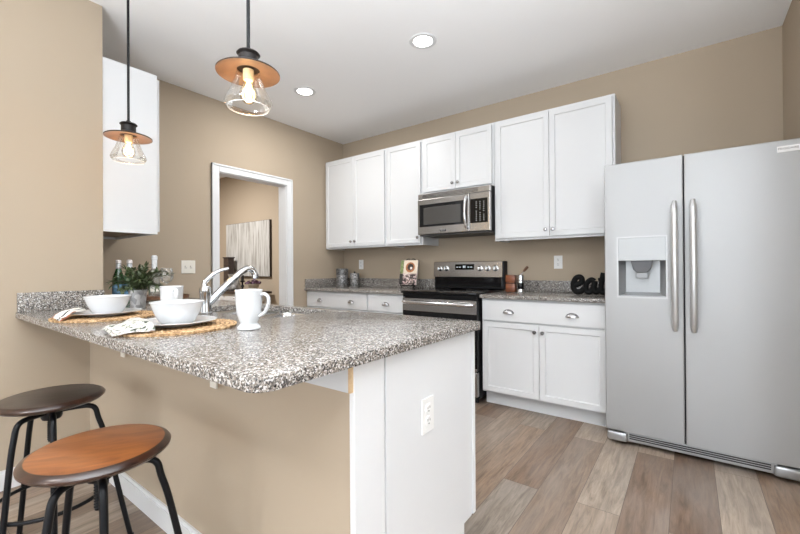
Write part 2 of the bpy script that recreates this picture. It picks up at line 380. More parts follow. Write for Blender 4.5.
    def build(s, name, mat, parent=None, smooth=True, angle=35, loc=None, rotz=0):
        bmesh.ops.recalc_face_normals(s.bm, faces=s.bm.faces)
        me = bpy.data.meshes.new(name); s.bm.to_mesh(me); s.bm.free()
        for m in (mat if isinstance(mat, (list, tuple)) else [mat]): me.materials.append(m)
        if smooth:
            me.shade_smooth() if hasattr(me, 'shade_smooth') else None
            me.set_sharp_from_angle(angle=math.radians(angle))
        o = bpy.data.objects.new(name, me); COL.objects.link(o)
        if parent: o.parent = parent
        if loc: o.location = loc
        if rotz: o.rotation_euler = (0, 0, rotz)
        return o
def tag(o, label, cat, group=None, kind=None):
    o['label'] = label; o['category'] = cat
    if group: o['group'] = group
    if kind: o['kind'] = kind
    return o
def thing(name, label, cat, loc=(0, 0, 0), rotz=0.0, group=None):
    o = bpy.data.objects.new(name, None); COL.objects.link(o); o.empty_display_size = 0.05
    o.location = loc; o.rotation_euler = (0, 0, rotz)
    return tag(o, label, cat, group)
def struct(o, label=None, cat=None):
    o['kind'] = 'structure'
    if label: o['label'] = label
    if cat: o['category'] = cat
    return o
def copy_tree(o, parent=None):
    c = o.copy(); COL.objects.link(c)
    if parent: c.parent = parent
    for ch in list(o.children): copy_tree(ch, c)
    return c
def spline(pts, n=8, closed=False):
    pts = [Vector(p) for p in pts]; N = len(pts); out = []
    for i in range(N if closed else N-1):
        if closed: p0, p1, p2, p3 = pts[i-1], pts[i], pts[(i+1) % N], pts[(i+2) % N]
        else: p0, p1, p2, p3 = pts[max(i-1, 0)], pts[i], pts[i+1], pts[min(i+2, N-1)]
        for k in range(n):
            t = k/n
            out.append(0.5*((2*p1)+(p2-p0)*t+(2*p0-5*p1+4*p2-p3)*t*t+(3*p1-p0-3*p2+p3)*t**3))
    if not closed: out.append(pts[-1])
    return out
def text_part(body, size, mat, parent, loc, rot, name, depth=0.0006):
    cu = bpy.data.curves.new(name, 'FONT'); cu.body = body; cu.size = size; cu.extrude = depth; cu.align_x = 'CENTER'; cu.align_y = 'CENTER'
    tmp = bpy.data.objects.new(name + '_tmp', cu); COL.objects.link(tmp)
    dg = bpy.context.evaluated_depsgraph_get(); me = bpy.data.meshes.new_from_object(tmp.evaluated_get(dg))
    bpy.data.objects.remove(tmp); me.materials.clear(); me.materials.append(mat)
    o = bpy.data.objects.new(name, me); COL.objects.link(o); o.parent = parent; o.location = loc; o.rotation_euler = rot
    return o

# ------------------------------------------------------------------ room shell
CEIL_Z = 2.743
XL, XR, YB = -3.59, 0.512, 3.626           # kitchen left wall, right wall, back wall
XS, YS = -2.863, 0.834                     # dining wall face, its end
DX0, DX1, DY0, DY1 = YS, 1.957, 0, 0       # (kept for reference)
struct(MB().box(-7.2, 3.5, -4.4, 3.9, -0.1, 0.0).build('floor', FLOOR, smooth=False))
struct(MB().box(-7.2, 3.5, -4.4, 3.9, CEIL_Z, CEIL_Z+0.1).build('ceiling', CEIL, smooth=False))
struct(MB().box(-3.71, 0.632, YB, YB+0.12, 0, CEIL_Z).build('wall_back', WALL, smooth=False))
DO = (1.945, 2.745, 0.0, 2.075)              # doorway opening y0,y1,z0,z1
struct(MB().plate((YS, YB), (0, CEIL_Z), XL-0.12, XL, 'x', DO).build('wall_left', WALL, smooth=False))
struct(MB().box(XR, XR+0.12, 2.0, YB, 0, CEIL_Z).build('wall_right', WALL, smooth=False))
struct(MB().box(-3.71, XS, -4.2, YS, 0, CEIL_Z).build('wall_dining', WALL, smooth=False))
PY0, PY1, PX = 0.766, 0.884, -0.735
struct(MB().box(XS, PX, PY0, PY1, 0, 0.884).build('wall_peninsula', WALL, smooth=False))
# hall beyond the doorway
HY = 3.66
struct(MB().box(-7.2, -3.71, HY, HY+0.12, 0, CEIL_Z).build('wall_hall_far', WALL, smooth=False))
struct(MB().box(-7.2, -7.08, 0.4, HY, 0, CEIL_Z).build('wall_hall_left', WALL, smooth=False))
struct(MB().box(-7.08, -3.71, 0.28, 0.4, 0, CEIL_Z).build('wall_hall_near', WALL, smooth=False))
# dining room behind the camera, with the windows that light the room
struct(MB().plate((-3.71, 3.42), (0, CEIL_Z), -4.32, -4.2, 'y', [(-2.65, -1.15, 0.35, 2.35), (-1.0, 1.3, 0.35, 2.35), (1.5, 3.0, 0.35, 2.35)]).build('wall_rear', WALL, smooth=False))
struct(MB().plate((-4.2, 2.12), (0, CEIL_Z), 3.3, 3.42, 'x', (-1.15, 1.55, 0.35, 2.35)).build('wall_living', WALL, smooth=False))
struct(MB().box(XR+0.12, 3.3, 2.0, 2.12, 0, CEIL_Z).build('wall_living_far', WALL, smooth=False))
def window(n, axis, a0, a1, h):
    m = MB()
    m.plate((a0, a1), (0.35, 2.35), h-0.05, h+0.05, axis, (a0+0.06, a1-0.06, 0.41, 2.29))
    f = struct(m.build('window_%d' % n, TRIM, smooth=False))
    mid = (a0+a1)/2
    MB().plate((mid-0.02, mid+0.02), (0.41, 2.29), h-0.02, h+0.02, axis).build('mullion', TRIM, f, smooth=False)
window(1, 'y', -2.65, -1.15, -4.27); window(2, 'y', -1.0, 1.3, -4.27); window(3, 'y', 1.5, 3.0, -4.27); window(4, 'x', -1.15, 1.55, 3.37)

# doorway casing: flat casing on the kitchen face, jamb lining inside
def doorway():
    y0, y1, _, z1 = DO
    m = MB()
    cw = 0.072
    m.box(XL, XL+0.018, y0-cw+0.012, y0+0.012, 0, z1+cw-0.012, 0.003)
    m.box(XL, XL+0.018, y1-0.012, y1+cw-0.012, 0, z1+cw-0.012, 0.003)
    m.box(XL, XL+0.018, y0+0.012, y1-0.012, z1-0.012, z1+cw-0.012, 0.003)
    # raised outer band of the casing profile
    m.box(XL, XL+0.026, y0-cw+0.012, y0-cw+0.03, 0, z1+cw-0.012, 0.003)
    m.box(XL, XL+0.026, y1+cw-0.03, y1+cw-0.012, 0, z1+cw-0.012, 0.003)
    m.box(XL, XL+0.026, y0-cw+0.012, y1+cw-0.012, z1+cw-0.03, z1+cw-0.012, 0.003)
    struct(m.build('trim_1', TRIM, smooth=False), 'white casing round the cased opening in the left wall')
    m = MB()
    m.box(XL-0.12, XL, y0, y0+0.018, 0, z1); m.box(XL-0.12, XL, y1-0.018, y1, 0, z1); m.box(XL-0.12, XL, y0, y1, z1-0.018, z1)
    struct(m.build('trim_2', TRIM, smooth=False), 'white jamb lining of the opening')
    m = MB()
    for a, b in ((y0-0.06, y0+0.012), (y1-0.012, y1+0.06)): m.box(XL-0.138, XL-0.12, a, b, 0, z1+0.06)
    m.box(XL-0.138, XL-0.12, y0+0.012, y1-0.012, z1-0.012, z1+0.06)
    struct(m.build('trim_3', TRIM, smooth=False), 'white casing on the hall face of the opening')
doorway()
def baseboard(name, x0, x1, y0, y1, face):
    m = MB(); m.box(x0, x1, y0, y1, 0, 0.085)
    t = 0.006
    if face == '-y': m.box(x0, x1, y0+t, y1, 0.085, 0.1)
    elif face == '+x': m.box(x0, x1-t, y0, y1, 0.085, 0.1)
    else: m.box(x0+t, x1, y0, y1, 0.085, 0.1)
    struct(m.build(name, TRIM, smooth=False))
baseboard('baseboard_peninsula', XS+0.014, PX, PY0-0.014, PY0, '-y')
baseboard('baseboard_dining', XS, XS+0.014, -4.2, PY0-0.014, '+x')
baseboard('baseboard_hall', -7.08, -3.85, HY-0.014, HY, '-y')
baseboard('baseboard_left', XL, XL+0.014, 1.5, DO[0]-0.062, '+x')
# white boards that close the end of the half wall
struct(MB().box(PX, PX+0.018, PY0-0.006, PY1+0.004, 0, 0.884, 0.002).build('trim_4', TRIM, smooth=False), 'white end board of the half wall')

# ------------------------------------------------------------------ cabinets
def door_mesh(x0, x1, z0, z1, y, t=0.019, rail=0.057):
    """shaker door, its face towards -y at depth y"""
    m = MB(); bm = m.bm
    m.box(x0, x1, y+0.002, y+t, z0, z1)
    bm.faces.ensure_lookup_table()
    f = min(bm.faces, key=lambda q: q.calc_center_median().y)
    bmesh.ops.recalc_face_normals(bm, faces=bm.faces)
    bmesh.ops.inset_individual(bm, faces=[f], thickness=0.002, depth=0.002)
    if rail:
        bmesh.ops.inset_individual(bm, faces=[f], thickness=rail, depth=0)
        bmesh.ops.inset_individual(bm, faces=[f], thickness=0.008, depth=-0.008)
    return m
def knob(parent, x, y, z):
    MB().lathe([(0, 0), (0.007, 0), (0.006, -0.010), (0.0085, -0.013), (0.0145, -0.017), (0.0155, -0.021), (0.012, -0.026), (0, -0.028)], (x, y, z), 20, 'y').build('knob', NICKEL, parent)
def cup_pull(parent, x, y, z, w=0.043, d=0.024, h=0.030):
    """half-dome cup, open at the bottom, closed against the drawer front at y"""
    m = MB(); bm = m.bm; na, nb = 20, 8; G = []
    for k in (1.0, 0.86):
        G.append([[bm.verts.new((x+w*k*math.cos(PI*i/na), y-0.0004-d*k*math.sin(PI*i/na)*math.cos(PI/2*j/nb), z-0.012+h*k*math.sin(PI*i/na)*math.sin(PI/2*j/nb))) for j in range(nb+1)] for i in range(na+1)])
    for g in G:
        for i in range(na):
            for j in range(nb): bm.faces.new((g[i][j], g[i+1][j], g[i+1][j+1], g[i][j+1]))
    for i in range(na): bm.faces.new((G[0][i][0], G[0][i+1][0], G[1][i+1][0], G[1][i][0]))
    m.tube([(x+w*1.04*math.cos(PI*i/na), y-0.001, z-0.012+h*1.06*math.sin(PI*i/na)) for i in range(na+1)], 0.0022, 6)
    bmesh.ops.remove_doubles(bm, verts=bm.verts, dist=0.0001)
    m.build('cup_pull', NICKEL, parent)
def wall_cabinet(label, loc, w, h, ndoors, rotz=0.0, group=None, knobs='pair', depth=0.305, reveal=0.018, split=None):
    """local frame: x 0..w, face frame front at y=0, back at y=depth, z 0..h"""
    t = thing('wall_cabinet', label, 'cabinet', loc, rotz, group)
    m = MB(); th = 0.016
    m.box(0, th, 0.019, depth, 0, h); m.box(w-th, w, 0.019, depth, 0, h)
    m.box(th, w-th, 0.019, depth, h-th, h); m.box(th, w-th, depth-0.006, depth, 0.02, h-th)
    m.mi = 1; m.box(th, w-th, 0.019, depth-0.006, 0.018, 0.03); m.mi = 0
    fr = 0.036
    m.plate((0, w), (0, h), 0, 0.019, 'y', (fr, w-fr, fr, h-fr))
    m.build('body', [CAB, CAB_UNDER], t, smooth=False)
    gap = 0.003; x0, x1 = reveal, w-reveal; z0, z1 = 0.02, h-0.02
    xs = [(x0, x1)] if ndoors == 1 else [(x0, (x0+x1)/2-gap/2), ((x0+x1)/2+gap/2, x1)]
    for i, (a, b) in enumerate(xs):
        d = door_mesh(a, b, z0, z1, -0.021).build('door', CAB, t, smooth=False)
        kx = b-0.028 if (ndoors == 1 or i == 0) else a+0.028
        knob(d, kx, -0.021, z0+0.055)
    return t
UPZ, UPH = 1.372, 1.067
UPY = YB-0.305
DCW = dict(group='white shaker wall cabinets')
wall_cabinet('white two-door wall cabinet in the far left corner above the two canisters', (XL+0.004, UPY, UPZ), 0.95, UPH, 2)
wall_cabinet('narrow single-door white wall cabinet left of the microwave above the cookbook', (XL+0.957, UPY, UPZ), 0.466, UPH, 1)
wall_cabinet('short two-door white cabinet directly above the microwave', (-2.165, UPY, 1.872), 0.766, UPZ+UPH-1.872, 2)
wall_cabinet('large two-door white wall cabinet between microwave and fridge', (-1.396, UPY, UPZ), 0.956, UPH, 2)
# the cabinet on the end of the dining wall, doors facing the range wall
wall_cabinet('tall white cabinet hung left above the bottles, its flat side panel in view', (XS-0.006, YS+0.305, UPZ), XS-XL-0.01, UPH, 2, rotz=PI, depth=0.305)

CT, CH = 0.884, 0.03      # underside and thickness of the worktops
def base_cabinet(label, loc, w, rotz, layout, group=None, depth=0.60, left_panel=False, dummy=None):
    """local frame: x 0..w, face frame front at y=0, back at y=depth, z 0..CT. layout: list of ('drawer2'|'drawer'|'false', doors)"""
    t = thing('base_cabinet', label, 'cabinet', loc, rotz, group)
    m = MB(); th = 0.016
    side = [(0.019, 0.115), (0.019, CT), (depth, CT), (depth, 0.0), (0.075, 0.0), (0.075, 0.115)]
    for x in (0, w-th): m.prism(side, x, x+th, 'x')
    m.box(th, w-th, 0.075, depth, 0.10, 0.115); m.box(th, w-th, depth-0.006, depth, 0.115, CT); m.box(th, w-th, 0.0751, 0.09, 0.0, 0.10)
    m.plate((0, w), (0.115, CT), 0, 0.019, 'y', [(0.036, w-0.036, 0.15, CT-0.21), (0.036, w-0.036, CT-0.17, CT-0.036)])
    m.build('body', CAB, t, smooth=False)
    kind, nd = layout
    x0, x1, gap = 0.014, w-0.014, 0.003
    dz0, dz1 = CT-0.165-0.012, CT-0.016
    d = door_mesh(x0, x1, dz0, dz1, -0.021, rail=0).build('drawer', CAB, t, smooth=False)
    if kind == 'drawer2':
        for q in (0.24, 0.76): cup_pull(d, x0+(x1-x0)*q, -0.021, (dz0+dz1)/2-0.006)
    elif kind == 'drawer': cup_pull(d, (x0+x1)/2, -0.021, (dz0+dz1)/2-0.006)
    zz0, zz1 = 0.128, dz0-0.012
    xs = [(x0, x1)] if nd == 1 else [(x0, (x0+x1)/2-gap/2), ((x0+x1)/2+gap/2, x1)]
    for i, (a, b) in enumerate(xs):
        dd = door_mesh(a, b, zz0, zz1, -0.021).build('door', CAB, t, smooth=False)
        kx = b-0.028 if (nd == 1 or i == 0) else a+0.028
        knob(dd, kx, -0.021, zz1-0.055)
    return t
BY = 3.022                                # face frame front of the back run
BD = YB-BY-0.002
base_cabinet('white base cabinet in the far left corner with two pulls on one drawer', (XL+0.004, BY, 0), 0.95, 0, ('drawer2', 2), depth=BD)
base_cabinet('narrow white base cabinet left of the range with a single drawer pull', (XL+0.957, BY, 0), 0.462, 0, ('drawer', 1), depth=BD)
base_cabinet('white base cabinet between range and fridge, two doors under one wide drawer', (-1.388, BY, 0), 0.94, 0, ('drawer2', 2), depth=BD)
# peninsula cabinets, fronts facing the range wall
EX = -0.728
pc = base_cabinet('white cabinet at the open end of the peninsula with a large flat side panel', (EX, PY1+0.006+0.577, 0), 0.66, PI, ('drawer', 2), depth=0.575)
def end_panel(parent):
    # local x runs towards -X here; outside face at local x<0
    L = 0.575
    m = MB(); m.prism([(0.0, 0.137), (0.0, CT), (L, CT), (L, 0.0), (0.092, 0.0), (0.092, 0.137)], -0.014, -0.0005, 'x')
    m.build('end_panel', CAB, parent, smooth=False)
    MB().box(-0.020, -0.0145, 0.0, 0.022, 0.139, CT-0.001, 0.001).build('corner_strip', CAB, parent, smooth=False)
end_panel(pc)
base_cabinet('white sink base cabinet under the steel sink, facing the range', (EX-0.664, PY1+0.006+0.577, 0), 1.0, PI, ('false', 2), depth=0.575)
base_cabinet('white peninsula cabinet left of the sink base', (EX-1.668, PY1+0.006+0.577, 0), 0.60, PI, ('drawer', 1), depth=0.575)
base_cabinet('white corner cabinet beneath the bottles at the left wall', (EX-2.272, PY1+0.006+0.577, 0), 0.58, PI, ('drawer', 1), depth=0.575)

# ------------------------------------------------------------------ worktops
def round_rect(x0, x1, y0, y1, r, n=6):
    pts = []
    for cx, cy, a0 in ((x1-r, y1-r, 0), (x0+r, y1-r, PI/2), (x0+r, y0+r, PI), (x1-r, y0+r, 3*PI/2)):
        for k in range(n+1):
            a = a0+PI/2*k/n; pts.append((cx+r*math.cos(a), cy+r*math.sin(a)))
    return pts
def worktop_mesh(outer, holes, z0, z1, bev=0.005):
    bm = bmesh.new(); edges = []
    for loop in [outer]+holes:
        vs = [bm.verts.new((x, y, z1)) for x, y in loop]
        edges += [bm.edges.new((vs[i], vs[(i+1) % len(vs)])) for i in range(len(vs))]
    bmesh.ops.triangle_fill(bm, use_beauty=True, use_dissolve=False, edges=edges)
    r = bmesh.ops.extrude_face_region(bm, geom=list(bm.faces))
    for g in r['geom']:
        if isinstance(g, bmesh.types.BMVert): g.co.z = z0
    bmesh.ops.recalc_face_normals(bm, faces=bm.faces)
    es = [e for e in bm.edges if len(e.link_faces) == 2 and abs(e.verts[0].co.z-e.verts[1].co.z) < 1e-6 and e.calc_face_angle(0) > 1.0]
    if bev: bmesh.ops.bevel(bm, geom=es, offset=bev, segments=3, profile=0.5, affect='EDGES', clamp_overlap=True)
    m = MB(); m.bm.free(); m.bm = bm
    return m
SX0, SX1, SY0, SY1 = -2.27, -1.50, 1.045, 1.425     # sink cut-out
CFY, CFX, CBY = 0.449, -0.684, 1.492                # front edge, free end, far edge
def arc(cx, cy, r, a0, a1, n=8): return [(cx+r*math.cos(a0+(a1-a0)*k/n), cy+r*math.sin(a0+(a1-a0)*k/n)) for k in range(n+1)]
outer = [(XS+0.001, CFY)] + arc(CFX-0.045, CFY+0.045, 0.045, -PI/2, 0) + arc(CFX-0.03, CBY-0.03, 0.03, 0, PI/2) + [(XL+0.001, CBY), (XL+0.001, YS+0.001), (XS+0.001, YS+0.001)]
pen = thing('worktop', 'speckled granite peninsula worktop with breakfast overhang and sink cut-out', 'worktop', (-1.75, 0.95, CT))
pen_m = worktop_mesh([(x+1.75, y-0.95) for x, y in outer], [[(x+1.75, y-0.95) for x, y in round_rect(SX0, SX1, SY0, SY1, 0.05)]], 0, CH)
pen_m.build('slab', GRANITE, pen, angle=50)
m = MB(); m.box(XS+0.001+1.75, XS+0.021+1.75, CFY+0.004-0.95, YS-0.95, CH, CH+0.102, 0.002)
m.build('backsplash', GRANITE, pen, angle=50)
def back_top(name, label, x0, x1, side_left):
    t = thing(name, label, 'worktop', ((x0+x1)/2, 3.3, CT)); cx = (x0+x1)/2
    m = worktop_mesh([(x0-cx, 2.979-3.3), (x1-cx, 2.979-3.3), (x1-cx, YB-0.001-3.3), (x0-cx, YB-0.001-3.3)], [], 0, CH)
    m.build('slab', GRANITE, t, angle=50)
    MB().box(x0-cx+(0.021 if side_left else 0), x1-cx, YB-0.021-3.3, YB-0.001-3.3, CH, CH+0.102, 0.002).build('backsplash', GRANITE, t, angle=50)
    if side_left: MB().box(x0-cx, x0-cx+0.02, 2.985-3.3, YB-0.001-3.3, CH, CH+0.102, 0.002).build('side_splash', GRANITE, t, angle=50)
back_top('worktop', 'granite worktop left of the range carrying the canisters and cookbook', XL+0.001, -2.172, True)
back_top('worktop', 'short granite worktop between the range and the fridge', -1.392, -0.448, False)
# support board under the overhang, raw end towards the camera
lb = thing('support_board', 'grey support board under the granite overhang with a raw wooden end', 'board', (-1.80, PY0, CT-0.08))
MB().box(-1.06, 1.072, -0.018, -0.0005, 0, 0.079).build('board', GREY_BOARD, lb, smooth=False)
MB().box(1.0725, 1.080, -0.018, -0.0005, 0, 0.079).build('raw_end', RAW_WOOD, lb, smooth=False)

# ------------------------------------------------------------------ sink and faucet
def sink():
    t = thing('sink', 'stainless steel double bowl sink set under the peninsula granite', 'sink', ((SX0+SX1)/2, (SY0+SY1)/2, CT))
    W, D = (SX1-SX0)/2+0.02, (SY1-SY0)/2+0.02
    m = MB(); bm = m.bm
    def bowl(x0, x1, y0, y1, zb):
        loops = []
        for inset, z, r in ((-0.0, -0.0015, 0.05), (0.004, -0.02, 0.05), (0.012, zb+0.03, 0.06), (0.03, zb+0.006, 0.07), (0.06, zb, 0.05)):
            loops.append([bm.verts.new((x, y, z)) for x, y in round_rect(x0+inset, x1-inset, y0+inset, y1-inset, r)])
        for A, B in zip(loops, loops[1:]):
            for i in range(len(A)): bm.faces.new((A[i], A[(i+1) % len(A)], B[(i+1) % len(A)], B[i]))
        bm.faces.new(loops[-1])
    bowl(-W+0.012, -0.015, -D+0.012, D-0.012, -0.20)
    bowl(0.015, W-0.012, -D+0.012, D-0.012, -0.20)
    m.build('basin', STEEL_SMOOTH, t)
    f = worktop_mesh(round_rect(-W, W, -D, D, 0.06), [round_rect(-W+0.012, -0.015, -D+0.012, D-0.012, 0.05), round_rect(0.015, W-0.012, -D+0.012, D-0.012, 0.05)], -0.0025, -0.0008, 0)
    f.build('flange', STEEL_SMOOTH, t)
    for x in (-0.2, 0.2): MB().lathe([(0, -0.1985), (0.03, -0.1985), (0.042, -0.196), (0.045, -0.199)], (x, 0, 0), 24).build('drain', NICKEL, t)
sink()
def faucet(x, y):
    t = thing('faucet', 'chrome single lever kitchen faucet behind the white mug', 'faucet', (x, y, CT+CH+0.0006))
    MB().lathe([(0, 0), (0.034, 0), (0.034, 0.006), (0.030, 0.010), (0.027, 0.03), (0.026, 0.10), (0.029, 0.112), (0.028, 0.124), (0.019, 0.136), (0, 0.139)], seg=32).build('body', CHROME, t)
    dx, dy = 0.22, 0.92
    pts = spline([(dx*0.010, dy*0.010, 0.045), (dx*0.05, dy*0.05, 0.085), (dx*0.12, dy*0.12, 0.150), (dx*0.19, dy*0.19, 0.208), (dx*0.225, dy*0.225, 0.222), (dx*0.25, dy*0.25, 0.212), (dx*0.262, dy*0.262, 0.188)], 6)
    n = len(pts); MB().tube(pts, [0.020-0.003*min(1, i/(n*0.6)) for i in range(n)], 16).build('spout', CHROME, t)
    e = pts[-1]; MB().lathe([(0, 0), (0.017, 0), (0.018, 0.02), (0.015, 0.028), (0, 0.028)], (e.x, e.y, e.z-0.018), 20).build('nozzle', NICKEL, t)
    pts = spline([(-0.004, 0, 0.120), (-0.012, 0.0, 0.150), (0.0, 0.03, 0.188), (0.015, 0.065, 0.213), (0.030, 0.105, 0.224)], 6)
    n = len(pts); MB().tube(pts, [0.0175-0.008*i/n for i in range(n)], 12, sy=0.8).build('lever', CHROME, t)
faucet(-1.945, 0.99)

# ------------------------------------------------------------------ fridge
def fridge():
    fx0, fx1, fg, fy, zt, zb = -0.441, 0.472, -0.024, 2.824, 1.791, 0.092
    t = thing('refrigerator', 'stainless side-by-side refrigerator with ice and water dispenser', 'refrigerator', (fx0, fy, 0))
    w = fx1-fx0; g = fg-fx0
    MB().box(0.004, w-0.004, 0.085, YB-fy-0.03, 0.03, zt-0.02, 0.004).build('body', SIDE_GREY, t, smooth=False)
    def door(x0, x1, hole, name):
        m = MB(); bm = m.bm
        m.plate((x0, x1), (zb, zt), 0, 0.08, 'y', hole)
        bmesh.ops.recalc_face_normals(bm, faces=bm.faces)
        es = [e for e in bm.edges if all(abs(v.co.y) < 1e-5 for v in e.verts) and any(abs(v1.co.x-q) < 1e-5 and abs(v2.co.x-q) < 1e-5 for q in (x0, x1) for v1, v2 in [e.verts])]
        es += [e for e in bm.edges if all(abs(v.co.y) < 1e-5 for v in e.verts) and all(abs(v.co.z-zt) < 1e-5 or abs(v.co.z-zb) < 1e-5 for v in e.verts) and abs(e.verts[0].co.z-e.verts[1].co.z) < 1e-5]
        bmesh.ops.bevel(bm, geom=es, offset=0.008, segments=3, profile=0.5, affect='EDGES')
        return m.build(name, FRIDGE, t)
    hx0, hx1, hz0, hz1 = 0.074, 0.334, 0.943, 1.320
    fz = door(0.0, g-0.003, (hx0, hx1, hz0, hz1), 'freezer_door')
    dr = door(g+0.003, w, None, 'fresh_food_door')
    MB().box(g-0.012, g+0.012, 0.03, 0.084, zb, zt-0.003).build('door_gasket', BLACK, t, smooth=False)
    # dispenser: frame, control panel, niche, paddle, spout, tray
    d = MB(); d.plate((hx0-0.004, hx1+0.004), (hz0-0.004, hz1+0.004), -0.004, 0.004, 'y', (hx0+0.005, hx1-0.005, hz0+0.006, hz1-0.005))
    d = d.build('dispenser_frame', FRAME_STEEL, fz, smooth=False)
    zp = 1.172
    MB().box(hx0+0.005, hx1-0.005, -0.002, 0.02, zp, hz1-0.005, 0.002).build('control_panel', pbr('panel_silver', (0.40, 0.41, 0.415), 0.45, 0.45), fz, smooth=False)
    n = MB(); bm = n.bm
    a, b = hx0+0.003, hx1-0.003
    O = [bm.verts.new(p) for p in ((a, 0.003, hz0+0.004), (b, 0.003, hz0+0.004), (b, 0.003, zp), (a, 0.003, zp))]
    I = [bm.verts.new(p) for p in ((a+0.035, 0.074, hz0+0.03), (b-0.035, 0.074, hz0+0.03), (b-0.035, 0.074, zp), (a+0.035, 0.074, zp))]
    for i in range(4): bm.faces.new((O[i], O[(i+1) % 4], I[(i+1) % 4], I[i]))
    bm.faces.new(I); n.build('niche', pbr('niche_grey', (0.34, 0.35, 0.355), 0.4, 0.5), fz, smooth=False)
    cx = (hx0+hx1)/2
    n = MB(); n.prism([(cx-0.06, zp), (cx+0.06, zp), (cx+0.045, zp-0.055), (cx+0.025, zp-0.075), (cx-0.025, zp-0.075), (cx-0.045, zp-0.055)], 0.012, 0.06, 'y', 0.003)
    n.build('spout_housing', pbr('spout_dark', (0.07, 0.07, 0.075), 0.35), fz, smooth=False)
    MB().box(cx-0.032, cx+0.032, 0.022, 0.03, zp-0.11, zp-0.045, 0.004).build('paddle', pbr('paddle_clear', (0.30, 0.31, 0.32), 0.25), fz, smooth=False)
    MB().box(hx0+0.008, hx1-0.008, 0.0, 0.065, hz0+0.006, hz0+0.014, 0.002).build('drip_tray', pbr('tray_grey', (0.30, 0.31, 0.32), 0.4, 0.5), fz, smooth=False)
    # long bowed handles
    for parent, x in ((fz, g-0.044), (dr, g+0.044)):
        z0, z1 = 0.757, 1.517; pts = []
        for k in range(25):
            q = k/24; z = z0+(z1-z0)*q
            pts.append((x, -0.016-0.044*math.sin(PI*q)**0.55, z))
        rad = [0.0115+0.0065*min(1, math.sin(PI*k/24)*7) for k in range(25)]
        m = MB(); m.tube(pts, rad, 16, sy=1.0)
        for z in (z0+0.012, z1-0.012): m.cyl((x, -0.022, z), 0.011, 0.0215, 16, 'y')
        m.build('handle', HANDLE, parent)
    # toe grille and corner feet covers
    gr = MB(); gr.box(0.10, w-0.10, 0.02, 0.08, 0.03, 0.088, 0.004)
    grille = gr.build('toe_grille', pbr('grille_grey', (0.42, 0.43, 0.44), 0.35, 0.8), t, smooth=False)
    s = MB()
    for k in range(3): s.box(0.13, w-0.13, 0.016, 0.022, 0.048+k*0.012, 0.054+k*0.012)
    s.build('slots', SLOT, grille, smooth=False)
    for x0, x1, sg in ((0.006, 0.12, 1), (w-0.12, w-0.006, -1)):
        MB().box(x0, x1, 0.004, 0.085, 0.022, 0.082, 0.014, 3).build('foot_cover', pbr('grille_grey', (0.42, 0.43, 0.44), 0.35, 0.8), t)
    for x in (0.08, w-0.08):
        MB().cyl((x, 0.12, 0), 0.022, 0.032, 16).build('foot', BLACK, t)
        MB().cyl((x, 0.66, 0), 0.022, 0.032, 16).build('foot', BLACK, t)
    # badge at the top of the fresh food door
    bx = 0.890; bz = 1.742
    bd = MB().box(0.815, w-0.012, -0.003, 0.0, 1.726, 1.758, 0.001).build('badge', pbr('badge_white', (0.8, 0.8, 0.8), 0.35), dr, smooth=False)
    text_part('FRIGIDAIRE', 0.0155, pbr('badge_text', (0.08, 0.08, 0.09), 0.5), bd, (0.858, -0.0032, 1.744), (PI/2, 0, 0), 'lettering')
fridge()

